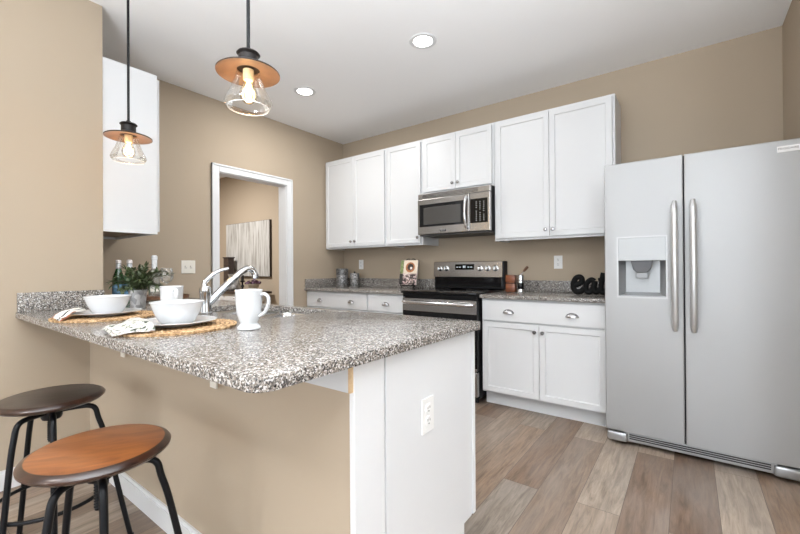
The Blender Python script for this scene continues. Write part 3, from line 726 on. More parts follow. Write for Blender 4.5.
# ------------------------------------------------------------------ range
def kitchen_range():
    x0, x1 = -2.165, -1.399; w = x1-x0; fy = 2.965
    t = thing('range', 'stainless steel electric range with black glass cooktop between the base cabinets', 'range', (x0, fy, 0))
    D = YB-fy-0.004
    MB().box(0.004, w-0.004, 0.03, D-0.02, 0.05, 0.905).build('body', BLACK, t, smooth=False)
    ct = MB().box(0.0, w, -0.03, D-0.09, 0.905, 0.928, 0.004).build('cooktop', BLACK_GLASS, t)
    for cx, cy, r in ((0.2, 0.13, 0.10), (0.57, 0.13, 0.08), (0.2, 0.40, 0.075), (0.57, 0.40, 0.10)):
        b = MB(); b.lathe([(r-0.003, 0.9283), (r, 0.9285), (r+0.002, 0.9283)], (cx, cy, 0), 40)
        b.build('burner_ring', pbr('burner_mark', (0.09, 0.09, 0.09), 0.3), ct, smooth=False)
    # backguard
    bz0, bz1 = 0.928, 1.197
    bg = MB().box(0.0, w, D-0.085, D, bz0, bz1, 0.006).build('backguard', BLACK, t, smooth=False)
    fc = MB(); fc.prism([(D-0.110, 1.045), (D-0.100, bz1-0.004), (D-0.084, bz1+0.004), (D-0.02, bz1+0.004), (D-0.02, bz1), (D-0.084, bz1), (D-0.084, 1.045)], 0.004, w-0.012, 'x')
    fc.build('control_fascia', STEEL_WARM, bg, smooth=False)
    MB().box(0.02, w-0.02, D-0.092, D-0.086, 0.95, 1.035, 0.002).build('vent_panel', BLACK_GLASS, bg, smooth=False)
    def fy_at(z): return D-0.110+0.010*(z-1.045)/(bz1-0.004-1.045)
    dp = MB().box(0.255, 0.465, fy_at(1.16)-0.003, D-0.09, 1.08, 1.172, 0.002).build('display', BLACK_GLASS, bg, smooth=False)
    yf = fy_at(1.16)
    for q in range(6):
        if q not in (2, 3): MB().box(0.270+q*0.031, 0.290+q*0.031, yf-0.0038, yf-0.003, 1.140, 1.145).build('display_mark', DISPLAY, dp, smooth=False)
        MB().box(0.270+q*0.031, 0.288+q*0.031, yf-0.0038, yf-0.003, 1.098, 1.103).build('display_mark', DISPLAY, dp, smooth=False)
    for x in (0.345, 0.362): MB().box(x, x+0.008, yf-0.0038, yf-0.003, 1.134, 1.157).build('display_digit', DISPLAY, dp, smooth=False)
    for x in (0.075, 0.150, 0.525, 0.605, 0.685):
        kn = MB(); kn.lathe([(0, -0.03), (0.017, -0.03), (0.021, -0.026), (0.024, 0.0), (0.028, 0.002), (0.028, 0.006), (0, 0.006)], (x, fy_at(1.13)-0.004, 1.128), 28, 'y')
        kn.box(x-0.004, x+0.004, fy_at(1.13)-0.040, fy_at(1.13)-0.03, 1.108, 1.148, 0.002)
        kn.build('knob', STEEL_SMOOTH, bg)
    # front
    MB().box(0.004, w-0.004, -0.005, 0.03, 0.868, 0.903, 0.003).build('front_lip', BLACK, t, smooth=False)
    od = MB().box(0.006, w-0.006, -0.012, 0.03, 0.275, 0.862, 0.004).build('oven_door', BLACK_GLASS, t, smooth=False)
    MB().box(0.008, w-0.008, -0.0165, -0.0125, 0.745, 0.860, 0.002).build('door_band', STEEL_WARM, od, smooth=False)
    MB().box(0.10, w-0.10, -0.0145, -0.0125, 0.38, 0.66, 0.002).build('oven_window', pbr('oven_glass', (0.02, 0.02, 0.022), 0.06), od, smooth=False)
    MB().box(0.008, w-0.008, -0.0160, -0.0125, 0.277, 0.30, 0.001).build('lower_band', STEEL_WARM, od, smooth=False)
    hd = MB(); hd.tube(spline([(0.03, -0.040, 0.825), (0.10, -0.062, 0.825), (w/2, -0.068, 0.825), (w-0.10, -0.062, 0.825), (w-0.03, -0.040, 0.825)], 6), 0.016, 14, sy=1.0)
    for x in (0.05, w-0.05): hd.box(x-0.014, x+0.014, -0.048, -0.0165, 0.813, 0.837, 0.004)
    hd.build('oven_handle', STEEL_SMOOTH, od)
    sd = MB().box(0.006, w-0.006, -0.012, 0.03, 0.065, 0.268, 0.005).build('storage_drawer', STEEL_WARM, t, smooth=False)
    MB().box(0.02, w-0.02, -0.022, -0.012, 0.235, 0.262, 0.004).build('drawer_lip', STEEL_SMOOTH, sd, smooth=False)
    for x in (0.05, w-0.05):
        for y in (0.07, D-0.09): MB().cyl((x, y, 0), 0.02, 0.052, 14).build('foot', BLACK, t)
kitchen_range()

# ------------------------------------------------------------------ microwave
def microwave():
    x0, x1 = -2.163, -1.401; w = x1-x0; fy = YB-0.405; z0, z1 = 1.45, 1.868; h = z1-z0
    t = thing('microwave', 'stainless over-range microwave hung below the short cabinet', 'microwave', (x0, fy, z0))
    MB().box(0.002, w-0.002, 0.045, 0.402, 0.012, h, 0.002).build('body', BLACK, t, smooth=False)
    MB().box(0.01, w-0.01, 0.02, 0.38, 0.0, 0.0115).build('vent_base', pbr('vent_dark', (0.05, 0.05, 0.05), 0.5), t, smooth=False)
    tv = MB().box(0.0, w, 0.010, 0.045, h-0.055, h-0.003, 0.003).build('top_vent', STEEL_WARM, t, smooth=False)
    s = MB()
    for k in range(3): s.box(0.05, w-0.12, 0.008, 0.011, h-0.043+k*0.012, h-0.039+k*0.012)
    s.build('vent_slots', SLOT, tv, smooth=False)
    xd = 0.562
    d = MB().box(0.0, xd, 0.0, 0.044, 0.014, h-0.058, 0.006).build('door', STEEL_WARM, t, smooth=False)
    g = MB().box(0.022, xd-0.022, -0.003, 0.001, 0.088, h-0.112, 0.004).build('window_frame', BLACK_GLASS, d, smooth=False)
    MB().box(0.07, xd-0.085, -0.004, -0.0028, 0.108, h-0.142, 0.002).build('window', pbr('micro_glass', (0.055, 0.052, 0.048), 0.08, 0, 0.8), g, smooth=False)
    hp = [(xd-0.022, -0.014-0.036*math.sin(PI*k/20)**0.6, 0.045+(h-0.13)*k/20) for k in range(21)]
    m = MB(); m.tube(hp, 0.0125, 12)
    for k in (1, 19): m.cyl((xd-0.022, -0.026, hp[k][2]), 0.008, 0.0275, 12, 'y')
    m.build('handle', STEEL_SMOOTH, d)
    bd = MB().box(0.255, 0.320, -0.002, 0.0, 0.034, 0.052, 0.001).build('badge', pbr('badge_dark', (0.03, 0.03, 0.03), 0.3), d, smooth=False)
    text_part('FRIGIDAIRE', 0.0095, pbr('badge_pale', (0.6, 0.6, 0.6), 0.4), bd, (0.2875, -0.0022, 0.043), (PI/2, 0, 0), 'lettering')
    c = MB().box(xd+0.004, w, 0.002, 0.044, 0.014, h-0.058, 0.005).build('control_panel', STEEL_WARM, t, smooth=False)
    cg = MB().box(xd+0.010, w-0.022, -0.001, 0.003, 0.088, h-0.112, 0.002).build('keypad', BLACK_GLASS, c, smooth=False)
    k = MB()
    for r in range(11):
        for q in range(3):
            if (r+q) % 7 == 6: continue
            k.box(xd+0.066+q*0.036, xd+0.066+q*0.036+0.010, -0.0022, -0.001, 0.108+r*0.0165, 0.1115+r*0.0165)
    k.build('keypad_marks', pbr('key_print', (0.5, 0.5, 0.48), 0.6), cg, smooth=False)
microwave()

# ------------------------------------------------------------------ switches and outlets
def wall_plate(kind, label, loc, rotz, gang=1, mat=PLASTIC, ivory=False):
    """local: plate face towards -y"""
    name = 'light_switch' if kind == 'switch' else 'wall_outlet'
    t = thing(name, label, 'light switch' if kind == 'switch' else 'outlet', loc, rotz)
    W = 0.036 if gang == 1 else 0.060
    MB().box(-W, W, -0.005, 0, -0.058, 0.058, 0.002).build('cover_plate', mat, t, smooth=False)
    if kind == 'switch':
        for x in ((-0.023, 0.023) if gang == 2 else (0,)):
            MB().box(x-0.006, x+0.006, -0.013, -0.0045, -0.002, 0.012, 0.002).build('toggle', mat, t, smooth=False)
            MB().box(x-0.010, x+0.010, -0.0062, -0.0045, -0.014, 0.014, 0.001).build('toggle_slot', pbr('switch_shade', (0.6, 0.58, 0.53), 0.5), t, smooth=False)
    else:
        for z in (-0.021, 0.021):
            r = MB().lathe([(0, -0.0075), (0.0165, -0.0075), (0.0175, -0.0045), (0, -0.0045)], (0, 0, z), 24, 'y').build('receptacle', mat, t)
            s = MB()
            s.box(-0.0075, -0.005, -0.0079, -0.0072, z+0.001, z+0.010); s.box(0.005, 0.0075, -0.0079, -0.0072, z+0.001, z+0.009); s.cyl((0, -0.0079, z-0.007), 0.0028, 0.0007, 12, 'y')
            s.build('slots', SLOT, r, smooth=False)
    return t
wall_plate('switch', 'double white light switch on the left wall beside the doorway', (XL, 1.674, 1.158), PI/2, 2, PLASTIC_IVORY)
wall_plate('outlet', 'white outlet on the back wall above the canisters', (-3.285, YB, 1.185), 0)
wall_plate('outlet', 'white outlet on the back wall between range and fridge', (-0.935, YB, 1.180), 0)
wall_plate('outlet', 'white outlet on the white end panel of the peninsula', (EX+0.014, 1.112, 0.640), PI/2)
def bracket(label, x, zb):
    t = thing('support_bracket', label, 'bracket', (x, PY0-0.019, CT))
    m = MB(); m.prism([(0, -0.0008), (-0.22, -0.0008), (-0.22, -0.0068), (-0.006, -0.0068), (-0.006, zb-CT), (0, zb-CT)], -0.021, 0.021, 'x')
    br = m.build('arm', PLASTIC_IVORY, t, smooth=False)
    MB().cyl((0, -0.0066, zb-CT+0.03), 0.005, 0.0008, 12, 'y').build('screw_hole', SLOT, t)
bracket('pale metal support bracket under the overhang above the dark-seated stool', -2.28, 0.700)
bracket('pale metal support bracket under the overhang near the rounded granite corner', -1.405, 0.700)

# ------------------------------------------------------------------ recessed lights
def can_light(label, x, y, group=None, power=None):
    t = thing('recessed_light', label, 'ceiling light', (x, y, CEIL_Z), 0, group)
    MB().lathe([(0.066, -0.001), (0.070, -0.006), (0.095, -0.005), (0.098, -0.0005)], seg=40).build('trim_ring', TRIM, t)
    MB().lathe([(0, -0.0035), (0.067, -0.0035), (0.067, -0.001), (0, -0.001)], seg=40).build('lens', CAN_GLOW, t)
    ld = bpy.data.lights.new('lamp', 'AREA'); ld.shape = 'DISK'; ld.size = 0.14; ld.energy = power or CAN_POWER; ld.color = CAN_COLOR
    o = bpy.data.objects.new('lamp', ld); COL.objects.link(o); o.parent = t; o.location = (0, 0, -0.008)
can_light('recessed ceiling light to the right, in front of the microwave cabinets', -1.504, 2.32, power=2.5)
can_light('recessed ceiling light to the left, nearer the doorway wall', -2.785, 2.33, power=14)
for x, y in ((-1.7, -1.2), (0.6, -1.2), (-1.7, -3.0), (0.6, -3.0), (2.2, 0.6)):
    can_light('added unseen recessed light over the dining area', x, y, 'added dining lights')  # out-of-view cans added as extra light for the room
can_light('added unseen recessed light brightening the hall beyond the doorway', -5.6, 2.2, power=62)  # unseen lamp added so the hall is not too dark

# ------------------------------------------------------------------ pendants
def pendant(label, x, y, zdisc):
    t = thing('pendant_lamp', label, 'pendant lamp', (x, y, CEIL_Z))
    d = zdisc-CEIL_Z
    MB().lathe([(0, 0), (0.062, 0), (0.062, -0.012), (0.05, -0.024), (0.012, -0.028), (0, -0.028)], seg=36).build('canopy', BRONZE, t)
    MB().cyl((0, 0, d+0.07), 0.0062, -d-0.07-0.02, 14).build('rod', BLACK_METAL, t)
    MB().lathe([(0, d+0.076), (0.010, d+0.074), (0.012, d+0.066), (0.036, d+0.060), (0.041, d+0.054), (0.034, d+0.046), (0.034, d+0.016), (0.045, d+0.010), (0.045, d+0.002), (0, d+0.002)], seg=36).build('socket_cap', BRONZE, t)
    sh = MB(); sh.lathe([(0.040, d+0.0), (0.075, d-0.003), (0.105, d-0.010), (0.110, d-0.014), (0.110, d-0.018), (0.104, d-0.016), (0.074, d-0.009), (0.040, d-0.006), (0.040, d+0.0)], seg=56, mis=[1, 1, 1, 1, 0, 0, 0, 0])
    sh.build('disc_shade', [SHADE_WOOD, BRONZE], t)
    gl = MB(); gl.lathe([(0.041, d-0.008), (0.044, d-0.025), (0.061, d-0.075), (0.079, d-0.112), (0.083, d-0.124), (0.080, d-0.134), (0.071, d-0.142)], seg=56)
    gl.lathe([(0.071, d-0.142), (0.0695, d-0.1405), (0.0785, d-0.133), (0.0813, d-0.124)], seg=56)
    g = gl.build('glass_shade', CLEAR, t)
    MB().tube([(0.0712*math.cos(2*PI*k/40), 0.0712*math.sin(2*PI*k/40), d-0.142) for k in range(40)], 0.0016, 8, closed=True).build('glass_rim', pbr('rim_glass', (0.85, 0.85, 0.83), 0.1), g)
    MB().lathe([(0, d-0.004), (0.019, d-0.004), (0.019, d-0.036), (0.015, d-0.042), (0, d-0.042)], seg=24).build('socket', pbr('socket_cream', (0.72, 0.60, 0.40), 0.4), t)
    b = MB().lathe([(0.013, d-0.040), (0.016, d-0.052), (0.028, d-0.074), (0.032, d-0.092), (0.028, d-0.110), (0.016, d-0.122), (0, d-0.126)], seg=28).build('bulb', BULB_GLASS, t)
    f = MB()
    for a in range(4):
        c, s = math.cos(a*PI/2+0.4)*0.009, math.sin(a*PI/2+0.4)*0.009
        f.tube([(c*0.6, s*0.6, d-0.052), (c*1.3, s*1.3, d-0.078), (c*0.7, s*0.7, d-0.104)], 0.0028, 8)
    f.build('filament', FILAMENT, b)
    ld = bpy.data.lights.new('glow', 'POINT'); ld.energy = 0.5; ld.color = (1, 0.74, 0.46); ld.shadow_soft_size = 0.03
    o = bpy.data.objects.new('glow', ld); COL.objects.link(o); o.parent = t; o.location = (0, 0, d-0.085)
pendant('left pendant lamp with copper disc and clear glass, in front of the white cabinet', -2.42, 0.82, 1.862)
pendant('right pendant lamp with copper disc and clear glass, nearer the camera', -1.285, 0.815, 1.862)

# ------------------------------------------------------------------ bar stools
def stool(label, x, y, rz, seat_mats, H=0.62, R=0.168):
    t = thing('bar_stool', label, 'bar stool', (x, y, 0), rz)
    s = MB(); th = 0.03
    s.lathe([(0, H-th), (R-0.022, H-th), (R-0.010, H-th+0.004), (R-0.001, H-0.018), (R, H-0.012), (R-0.004, H-0.006), (R-0.014, H-0.001), (R-0.017, H), (0, H)], seg=64, mis=[1, 1, 1, 1, 1, 1, 1, 0])
    s.build('seat', seat_mats, t)
    MB().lathe([(0, H-th-0.016), (0.055, H-th-0.016), (0.06, H-th-0.012), (0.06, H-th-0.001), (0, H-th-0.001)], seg=32).build('seat_plate', BLACK_METAL, t)
    # threaded centre spindle
    z0 = 0.455; top = H-th-0.016
    sp = MB(); sp.cyl((0, 0, z0), 0.0125, top-z0, 16)
    turns = 14; pts = [(0.0122*math.cos(2*PI*k/12), 0.0122*math.sin(2*PI*k/12), z0+0.004+(top-z0-0.02)*k/(12*turns)) for k in range(12*turns+1)]
    sp.tube(pts, 0.0028, 6); sp.build('spindle', BLACK_METAL, t)
    zt = H-th-0.032
    MB().lathe([(0.0175, zt-0.03), (0.030, zt-0.03), (0.034, zt-0.02), (0.034, zt+0.01), (0.030, zt+0.016), (0.0175, zt+0.016)], seg=24).build('hub', BLACK_METAL, t)
    for deg, rf in ((0, 0.262), (133, 0.25), (246, 0.215), (290, 0.215)):
        a = math.radians(deg); c, sn = math.cos(a), math.sin(a); g = rf-0.155
        path = [(0.030, zt), (0.085, zt+0.004), (0.122, zt+0.003), (0.142, zt-0.012), (0.152, zt-0.05), (0.155+g*0.2, zt-0.14), (0.155+g*0.75, 0.14), (rf, 0.008)]
        lg = MB(); lg.tube(spline([(r*c, r*sn, z) for r, z in path], 7), 0.0098, 12)
        lg = lg.build('leg', BLACK_METAL, t)
        MB().cyl((rf*c, rf*sn, 0.0), 0.0128, 0.014, 16, bev=0.002).build('foot_cap', BLACK, lg)
    rr = 0.176; MB().tube([(rr*math.cos(2*PI*k/56), rr*math.sin(2*PI*k/56), 0.235) for k in range(56)], 0.0075, 10, closed=True).build('foot_ring', BLACK_METAL, t)
    return t
stool('nearer bar stool with glossy amber wooden seat and black bent tube legs', -1.355, 0.385, math.radians(57), [SEAT_TOP, SEAT_RIM], H=0.632, R=0.176)
stool('farther bar stool with almost black wooden seat at the left edge', -2.05, 0.425, math.radians(60), [SEAT_DARK, SEAT_RIM], H=0.636, R=0.172)

# ------------------------------------------------------------------ place settings
TOP = CT+CH+0.0006
def placemat(label, x, y, rz):
    R = 0.208; m = MB(); bm = m.bm; nr, na = 52, 180; grid = []
    for i in range(nr+1):
        r = R*i/nr; ring = r/0.0165; ph = int(ring)
        row = []
        for j in range(na):
            a = 2*PI*j/na
            k = max(6, int(ph*5.5)+6)
            z = 0.0045+0.0030*abs(math.sin(PI*ring))+0.0016*math.sin(k*a+ph*1.7)
            row.append(bm.verts.new((r*math.cos(a), r*math.sin(a), z)))
        grid.append(row)
    for i in range(nr):
        for j in range(na):
            q = (j+1) % na
            bm.faces.new((grid[i][j], grid[i][q], grid[i+1][q], grid[i+1][j]))
    low = [bm.verts.new((R*0.995*math.cos(2*PI*j/na), R*0.995*math.sin(2*PI*j/na), 0)) for j in range(na)]
    for j in range(na): bm.faces.new((grid[-1][j], grid[-1][(j+1) % na], low[(j+1) % na], low[j]))
    bm.faces.new(low)
    bmesh.ops.remove_doubles(bm, verts=bm.verts, dist=1e-5)
    return tag(m.build('placemat', WEAVE, None, loc=(x, y, TOP), rotz=rz), label, 'placemat')
def plate(label, x, y, z):
    m = MB(); m.lathe([(0, 0), (0.075, 0), (0.080, 0.003), (0.10, 0.009), (0.136, 0.017), (0.137, 0.0195), (0.134, 0.0205), (0.098, 0.0125), (0.080, 0.007), (0, 0.006)], seg=64)
    return tag(m.build('dinner_plate', PLATE_GREY, None, loc=(x, y, z)), label, 'plate')
def bowl(label, x, y, z):
    m = MB(); m.lathe([(0, 0), (0.052, 0), (0.054, 0.004), (0.062, 0.012), (0.077, 0.043), (0.087, 0.072), (0.089, 0.078), (0.092, 0.0795), (0.0915, 0.0825), (0.086, 0.0825), (0.083, 0.074), (0.072, 0.043), (0.056, 0.013), (0.036, 0.007), (0, 0.006)], seg=64)
    return tag(m.build('bowl', CERAMIC, None, loc=(x, y, z)), label, 'bowl')
def mug(label, x, y, hd):
    t = thing('mug', label, 'mug', (x, y, TOP), hd)
    m = MB(); m.lathe([(0, 0.0), (0.037, 0.0), (0.041, 0.002), (0.041, 0.009), (0.034, 0.016), (0.030, 0.022), (0.035, 0.034), (0.0425, 0.06), (0.0455, 0.09), (0.047, 0.139), (0.0485, 0.143), (0.0465, 0.1445), (0.0435, 0.139), (0.042, 0.09), (0.038, 0.055), (0.025, 0.034), (0, 0.03)], seg=48)
    m.build('cup', CERAMIC, t)
    m = MB(); pts = spline([(0.044, 0, 0.122), (0.058, 0, 0.129), (0.073, 0, 0.116), (0.073, 0, 0.090), (0.060, 0, 0.062), (0.040, 0, 0.048)], 7)
    m.tube(pts, 0.0062, 12, sy=1.35); m.build('handle', CERAMIC, t)
    return t
def napkin(label, corners, centre, mat):
    """soft folded cloth over four ground corners, two layers"""
    def drape(r):
        for (r0, h0), (r1, h1) in zip(PROF, PROF[1:]):
            if r <= r1:
                q = max(0, (r-r0)/(r1-r0)); q = q*q*(3-2*q); return h0+(h1-h0)*q
        return PROF[-1][1]
    PROF = [(0.0, 0.037), (0.145, 0.035), (0.198, 0.014), (0.212, 0.012), (0.24, 0.004)]
    cx = sum(c[0] for c in corners)/4; cy = sum(c[1] for c in corners)/4
    m = MB(); bm = m.bm; n1, n2 = 22, 12
    P = [Vector((c[0]-cx, c[1]-cy, c[2])) for c in corners]
    for lay in range(2):
        G = [[], []]
        for side in (0, 1):
            for i in range(n1+1):
                u = i/n1; row = []
                for j in range(n2+1):
                    v = j/n2
                    uu, vv = (u*(1-0.06*lay)+0.03*lay, v*(1-0.08*lay)+0.05*lay)
                    p = (P[0]*(1-uu)+P[1]*uu)*(1-vv)+(P[3]*(1-uu)+P[2]*uu)*vv
                    rr = math.hypot(p.x+cx-centre[0], p.y+cy-centre[1])
                    zz = drape(rr) + lay*0.0045 + 0.0012*math.sin(u*7+v*3+lay) + 0.0010*math.sin(v*11-u*4) + (0.0035 if side else 0.0)
                    row.append(bm.verts.new((p.x, p.y, zz)))
                G[side].append(row)
        for i in range(n1):
            for j in range(n2):
                bm.faces.new((G[1][i][j], G[1][i+1][j], G[1][i+1][j+1], G[1][i][j+1]))
                bm.faces.new((G[0][i][j], G[0][i][j+1], G[0][i+1][j+1], G[0][i+1][j]))
        for i in range(n1):
            for j in (0, n2): bm.faces.new((G[0][i][j], G[0][i+1][j], G[1][i+1][j], G[1][i][j]))
        for j in range(n2):
            for i in (0, n1): bm.faces.new((G[0][i][j], G[0][i][j+1], G[1][i][j+1], G[1][i][j]))
    return tag(m.build('napkin', mat, None, loc=(cx, cy, TOP)), label, 'napkin')
S1, S2 = (-2.19, 0.655), (-1.562, 0.688)
placemat('round woven straw placemat under the bowl nearest the wall', *S1, 0.4)
placemat('round woven straw placemat in the foreground under the nearer bowl', *S2, 0)
plate('grey-white dinner plate under the bowl nearest the wall', *S1, TOP+0.0095)
plate('grey-white dinner plate under the nearer bowl', *S2, TOP+0.0095)
bowl('white bowl on the place setting nearest the wall', *S1, TOP+0.0165)
bowl('white bowl on the place setting nearest the camera', *S2, TOP+0.0165)
napkin('striped white, black and rust napkin tucked by the farther plate', [(-2.215, 0.462, 0), (-2.075, 0.458, 0), (-2.215, 0.58, 0), (-2.365, 0.575, 0)], S1, STRIPE)
napkin('white napkin with dark floral print hanging over the front placemat edge', [(-1.695, 0.488, 0), (-1.495, 0.458, 0), (-1.43, 0.56, 0), (-1.665, 0.60, 0)], S2, FLORAL)
mug('white footed mug standing in front beside the sink', -1.30, 0.822, 0.55)
mug('white mug between the two place settings, below the switch', -1.905, 0.815, -0.15)

# ------------------------------------------------------------------ plant, bottles, tray
def plant(x, y):
    t = thing('potted_plant', 'leafy green plant in a small galvanized bucket behind the bowls', 'plant', (x, y, TOP))
    p = MB(); p.lathe([(0, 0.0), (0.036, 0.0), (0.037, 0.003), (0.045, 0.098), (0.0475, 0.100), (0.0475, 0.105), (0.044, 0.105), (0.042, 0.098), (0.040, 0.08), (0, 0.08)], seg=40)
    pot = p.build('bucket', GALV, t)
    for s in (-1, 1):
        h = MB(); h.tube(spline([(s*0.0445, -0.014, 0.088), (s*0.057, -0.012, 0.080), (s*0.059, 0, 0.076), (s*0.057, 0.012, 0.080), (s*0.0445, 0.014, 0.088)], 5), 0.0022, 8)
        h.build('handle', GALV, pot)
    MB().cyl((0, 0, 0.0805), 0.0395, 0.012, 28).build('soil', SOIL, t)
    st = MB(); lf = MB(); rnd = random.Random(11)
    def leaf(base, d, L, W):
        d = d.normalized(); side = d.cross(Vector((0, 0, 1)))
        if side.length < 1e-3: side = Vector((1, 0, 0))
        side.normalize(); nrm = side.cross(d).normalized(); bm = lf.bm
        mid = [base + d*(L*q) - Vector((0, 0, 1))*(0.25*L*q*q) for q in (0, 0.3, 0.65, 1.0)]
        ws = (0.08, 0.9, 0.8, 0.0)
        Lp = [bm.verts.new(mid[i]+side*W*ws[i]+nrm*W*0.35*ws[i]) for i in range(3)]
        Rp = [bm.verts.new(mid[i]-side*W*ws[i]+nrm*W*0.35*ws[i]) for i in range(3)]
        M = [bm.verts.new(q) for q in mid]
        for i in range(2):
            bm.faces.new((Lp[i], M[i], M[i+1], Lp[i+1])); bm.faces.new((M[i], Rp[i], Rp[i+1], M[i+1]))
        bm.faces.new((Lp[2], M[2], M[3])); bm.faces.new((M[2], Rp[2], M[3]))
    for k in range(46):
        a = rnd.uniform(0, 2*PI); out = rnd.uniform(0.03, 0.185); hgt = rnd.uniform(0.02, 0.185)*(1-0.4*out/0.185)
        b = Vector((rnd.uniform(-0.03, 0.03), rnd.uniform(-0.03, 0.03), 0.09))
        tip = Vector((out*math.cos(a)*0.85+0.012, out*math.sin(a)*0.95+0.016, 0.09+hgt))
        pts = spline([b, b.lerp(tip, 0.45)+Vector((0, 0, 0.03)), tip], 5)
        st.tube(pts, 0.0013, 5)
        n = len(pts)
        for i in range(2, n):
            dirn = (pts[i]-pts[i-1]).normalized()
            for s in range(2):
                v = Vector((rnd.uniform(-1, 1), rnd.uniform(-1, 1), rnd.uniform(-0.3, 0.6)))
                leaf(pts[i], dirn*0.7+v*0.8, rnd.uniform(0.034, 0.054), rnd.uniform(0.0055, 0.0085))
        leaf(pts[-1], (pts[-1]-pts[-2])+Vector((0, 0, 0.005)), 0.042, 0.006)
    st.build('stems', STEM, t); lf.build('foliage', LEAF, t, angle=80)
plant(-2.57, 0.915)
def green_bottle(label, x, y, rz):
    t = thing('bottle', label, 'bottle', (x, y, TOP), rz)
    prof = [(0, 0), (0.030, 0), (0.034, 0.004), (0.0345, 0.15), (0.032, 0.175), (0.022, 0.205), (0.0145, 0.232), (0.0135, 0.268), (0.0155, 0.270), (0.0155, 0.276), (0.0125, 0.278), (0, 0.278)]
    b = MB().lathe(prof, seg=32).build('glass_body', GREEN_GLASS, t)
    MB().lathe([(0.0347, 0.045), (0.0353, 0.046), (0.0353, 0.125), (0.0347, 0.126)], seg=32).build('label', LABEL_BLUE, t)
    MB().lathe([(0.0150, 0.229), (0.0160, 0.229), (0.0150, 0.262), (0.0138, 0.262)], seg=28).build('neck_foil', LABEL_SILVER, t)
    MB().lathe([(0.0160, 0.264), (0.0168, 0.265), (0.0165, 0.282), (0.012, 0.288), (0, 0.289)], seg=28).build('cap', CAP_PINK, t)
green_bottle('green glass bottle nearest the dining wall, left of the plant', -3.09, 0.985, 0)
green_bottle('green glass bottle directly behind the plant, right of the other', -3.03, 1.030, 0.5)
def tray(x, y):
    t = thing('tray', 'round brown wooden tray at the left wall holding the white-necked bottle', 'tray', (x, y, TOP))
    MB().lathe([(0, 0.012), (0.150, 0.012), (0.157, 0.017), (0.160, 0.038), (0.154, 0.040), (0.150, 0.030), (0.145, 0.026), (0, 0.026)], seg=56).build('dish', TRAY_WOOD, t)
    for a in range(3):
        MB().cyl((0.11*math.cos(a*2.1), 0.11*math.sin(a*2.1), 0), 0.014, 0.0125, 16).build('foot', TRAY_WOOD, t)
    for sx in (-1, 1):
        MB().tube(spline([(sx*0.154, -0.05, 0.034), (sx*0.176, -0.04, 0.066), (sx*0.182, 0, 0.076), (sx*0.176, 0.04, 0.066), (sx*0.154, 0.05, 0.034)], 6), 0.006, 10).build('handle', pbr('pale_rope', (0.55, 0.46, 0.36), 0.7), t)
tray(-3.02, 1.24)
def clear_bottle(x, y):
    t = thing('bottle', 'clear bottle with a tall white neck standing on the wooden tray', 'bottle', (x, y, TOP+0.0266))
    MB().lathe([(0, 0), (0.033, 0), (0.036, 0.004), (0.036, 0.15), (0.030, 0.18), (0.0165, 0.205), (0.0155, 0.215)], seg=32).build('glass_body', mat_thin_glass('bottle_glass', (0.80, 0.83, 0.80), 0.8, 0.12), t)
    MB().lathe([(0.0163, 0.203), (0.0172, 0.206), (0.0168, 0.262), (0.0158, 0.264)], seg=28).build('neck_wrap', CERAMIC, t)
    MB().lathe([(0.0158, 0.263), (0.0195, 0.265), (0.0195, 0.288), (0.013, 0.296), (0, 0.297)], seg=28).build('stopper', CERAMIC, t)
    MB().lathe([(0.0362, 0.04), (0.0368, 0.041), (0.0368, 0.075), (0.0362, 0.076)], seg=32).build('label', PLASTIC_IVORY, t)
clear_bottle(-3.05, 1.19)
def wine_glass(x, y):
    t = thing('wine_glass', 'clear stemmed wine glass standing on the tray below the light switch', 'glass', (x, y, TOP+0.0266))
    MB().lathe([(0, 0.001), (0.036, 0.0), (0.037, 0.002), (0.010, 0.006), (0.0045, 0.014), (0.0042, 0.085), (0.008, 0.094), (0.030, 0.108), (0.044, 0.135), (0.045, 0.160), (0.036, 0.205), (0.0345, 0.205), (0.0435, 0.160), (0.0425, 0.136), (0.028, 0.110), (0, 0.098)], seg=44).build('goblet', mat_thin_glass('goblet_glass', (0.96, 0.97, 0.97), 0.95, 0.03), t)
wine_glass(-2.99, 1.245)

# ------------------------------------------------------------------ things on the range wall worktop
def canister(label, x, y, r, h, lid):
    t = thing('canister', label, 'canister', (x, y, TOP))
    MB().lathe([(0, 0), (r-0.002, 0), (r, 0.003), (r, h-0.003), (r-0.002, h), (0, h)], seg=44).build('tin', WIRE_TIN, t)
    b = MB()
    for z in (0.004, h-0.012): b.lathe([(r, z), (r+0.0025, z+0.001), (r+0.0025, z+0.007), (r, z+0.008)], seg=44)
    b.build('bands', pbr('tin_band', (0.30, 0.29, 0.28), 0.4, 0.8), t)
    if lid:
        MB().lathe([(0, h+0.0005), (r+0.002, h+0.0005), (r+0.003, h+0.004), (r+0.001, h+lid-0.004), (r-0.006, h+lid), (0, h+lid)], seg=44).build('lid', mat_galvanized('aged_tin', 0.07, 0.26, 60, 0.5, 0.5), t)
    MB().lathe([(0, h+lid), (0.008, h+lid), (0.007, h+lid+0.006), (0.012, h+lid+0.012), (0.010, h+lid+0.018), (0, h+lid+0.02)], seg=20).build('knob', BRONZE, t) if not lid else None
canister('taller mottled tin canister with dark lid in the far corner', -3.435, 3.44, 0.072, 0.145, 0.078)
canister('shorter mottled tin canister right of the taller one', -3.245, 3.46, 0.056, 0.165, 0)
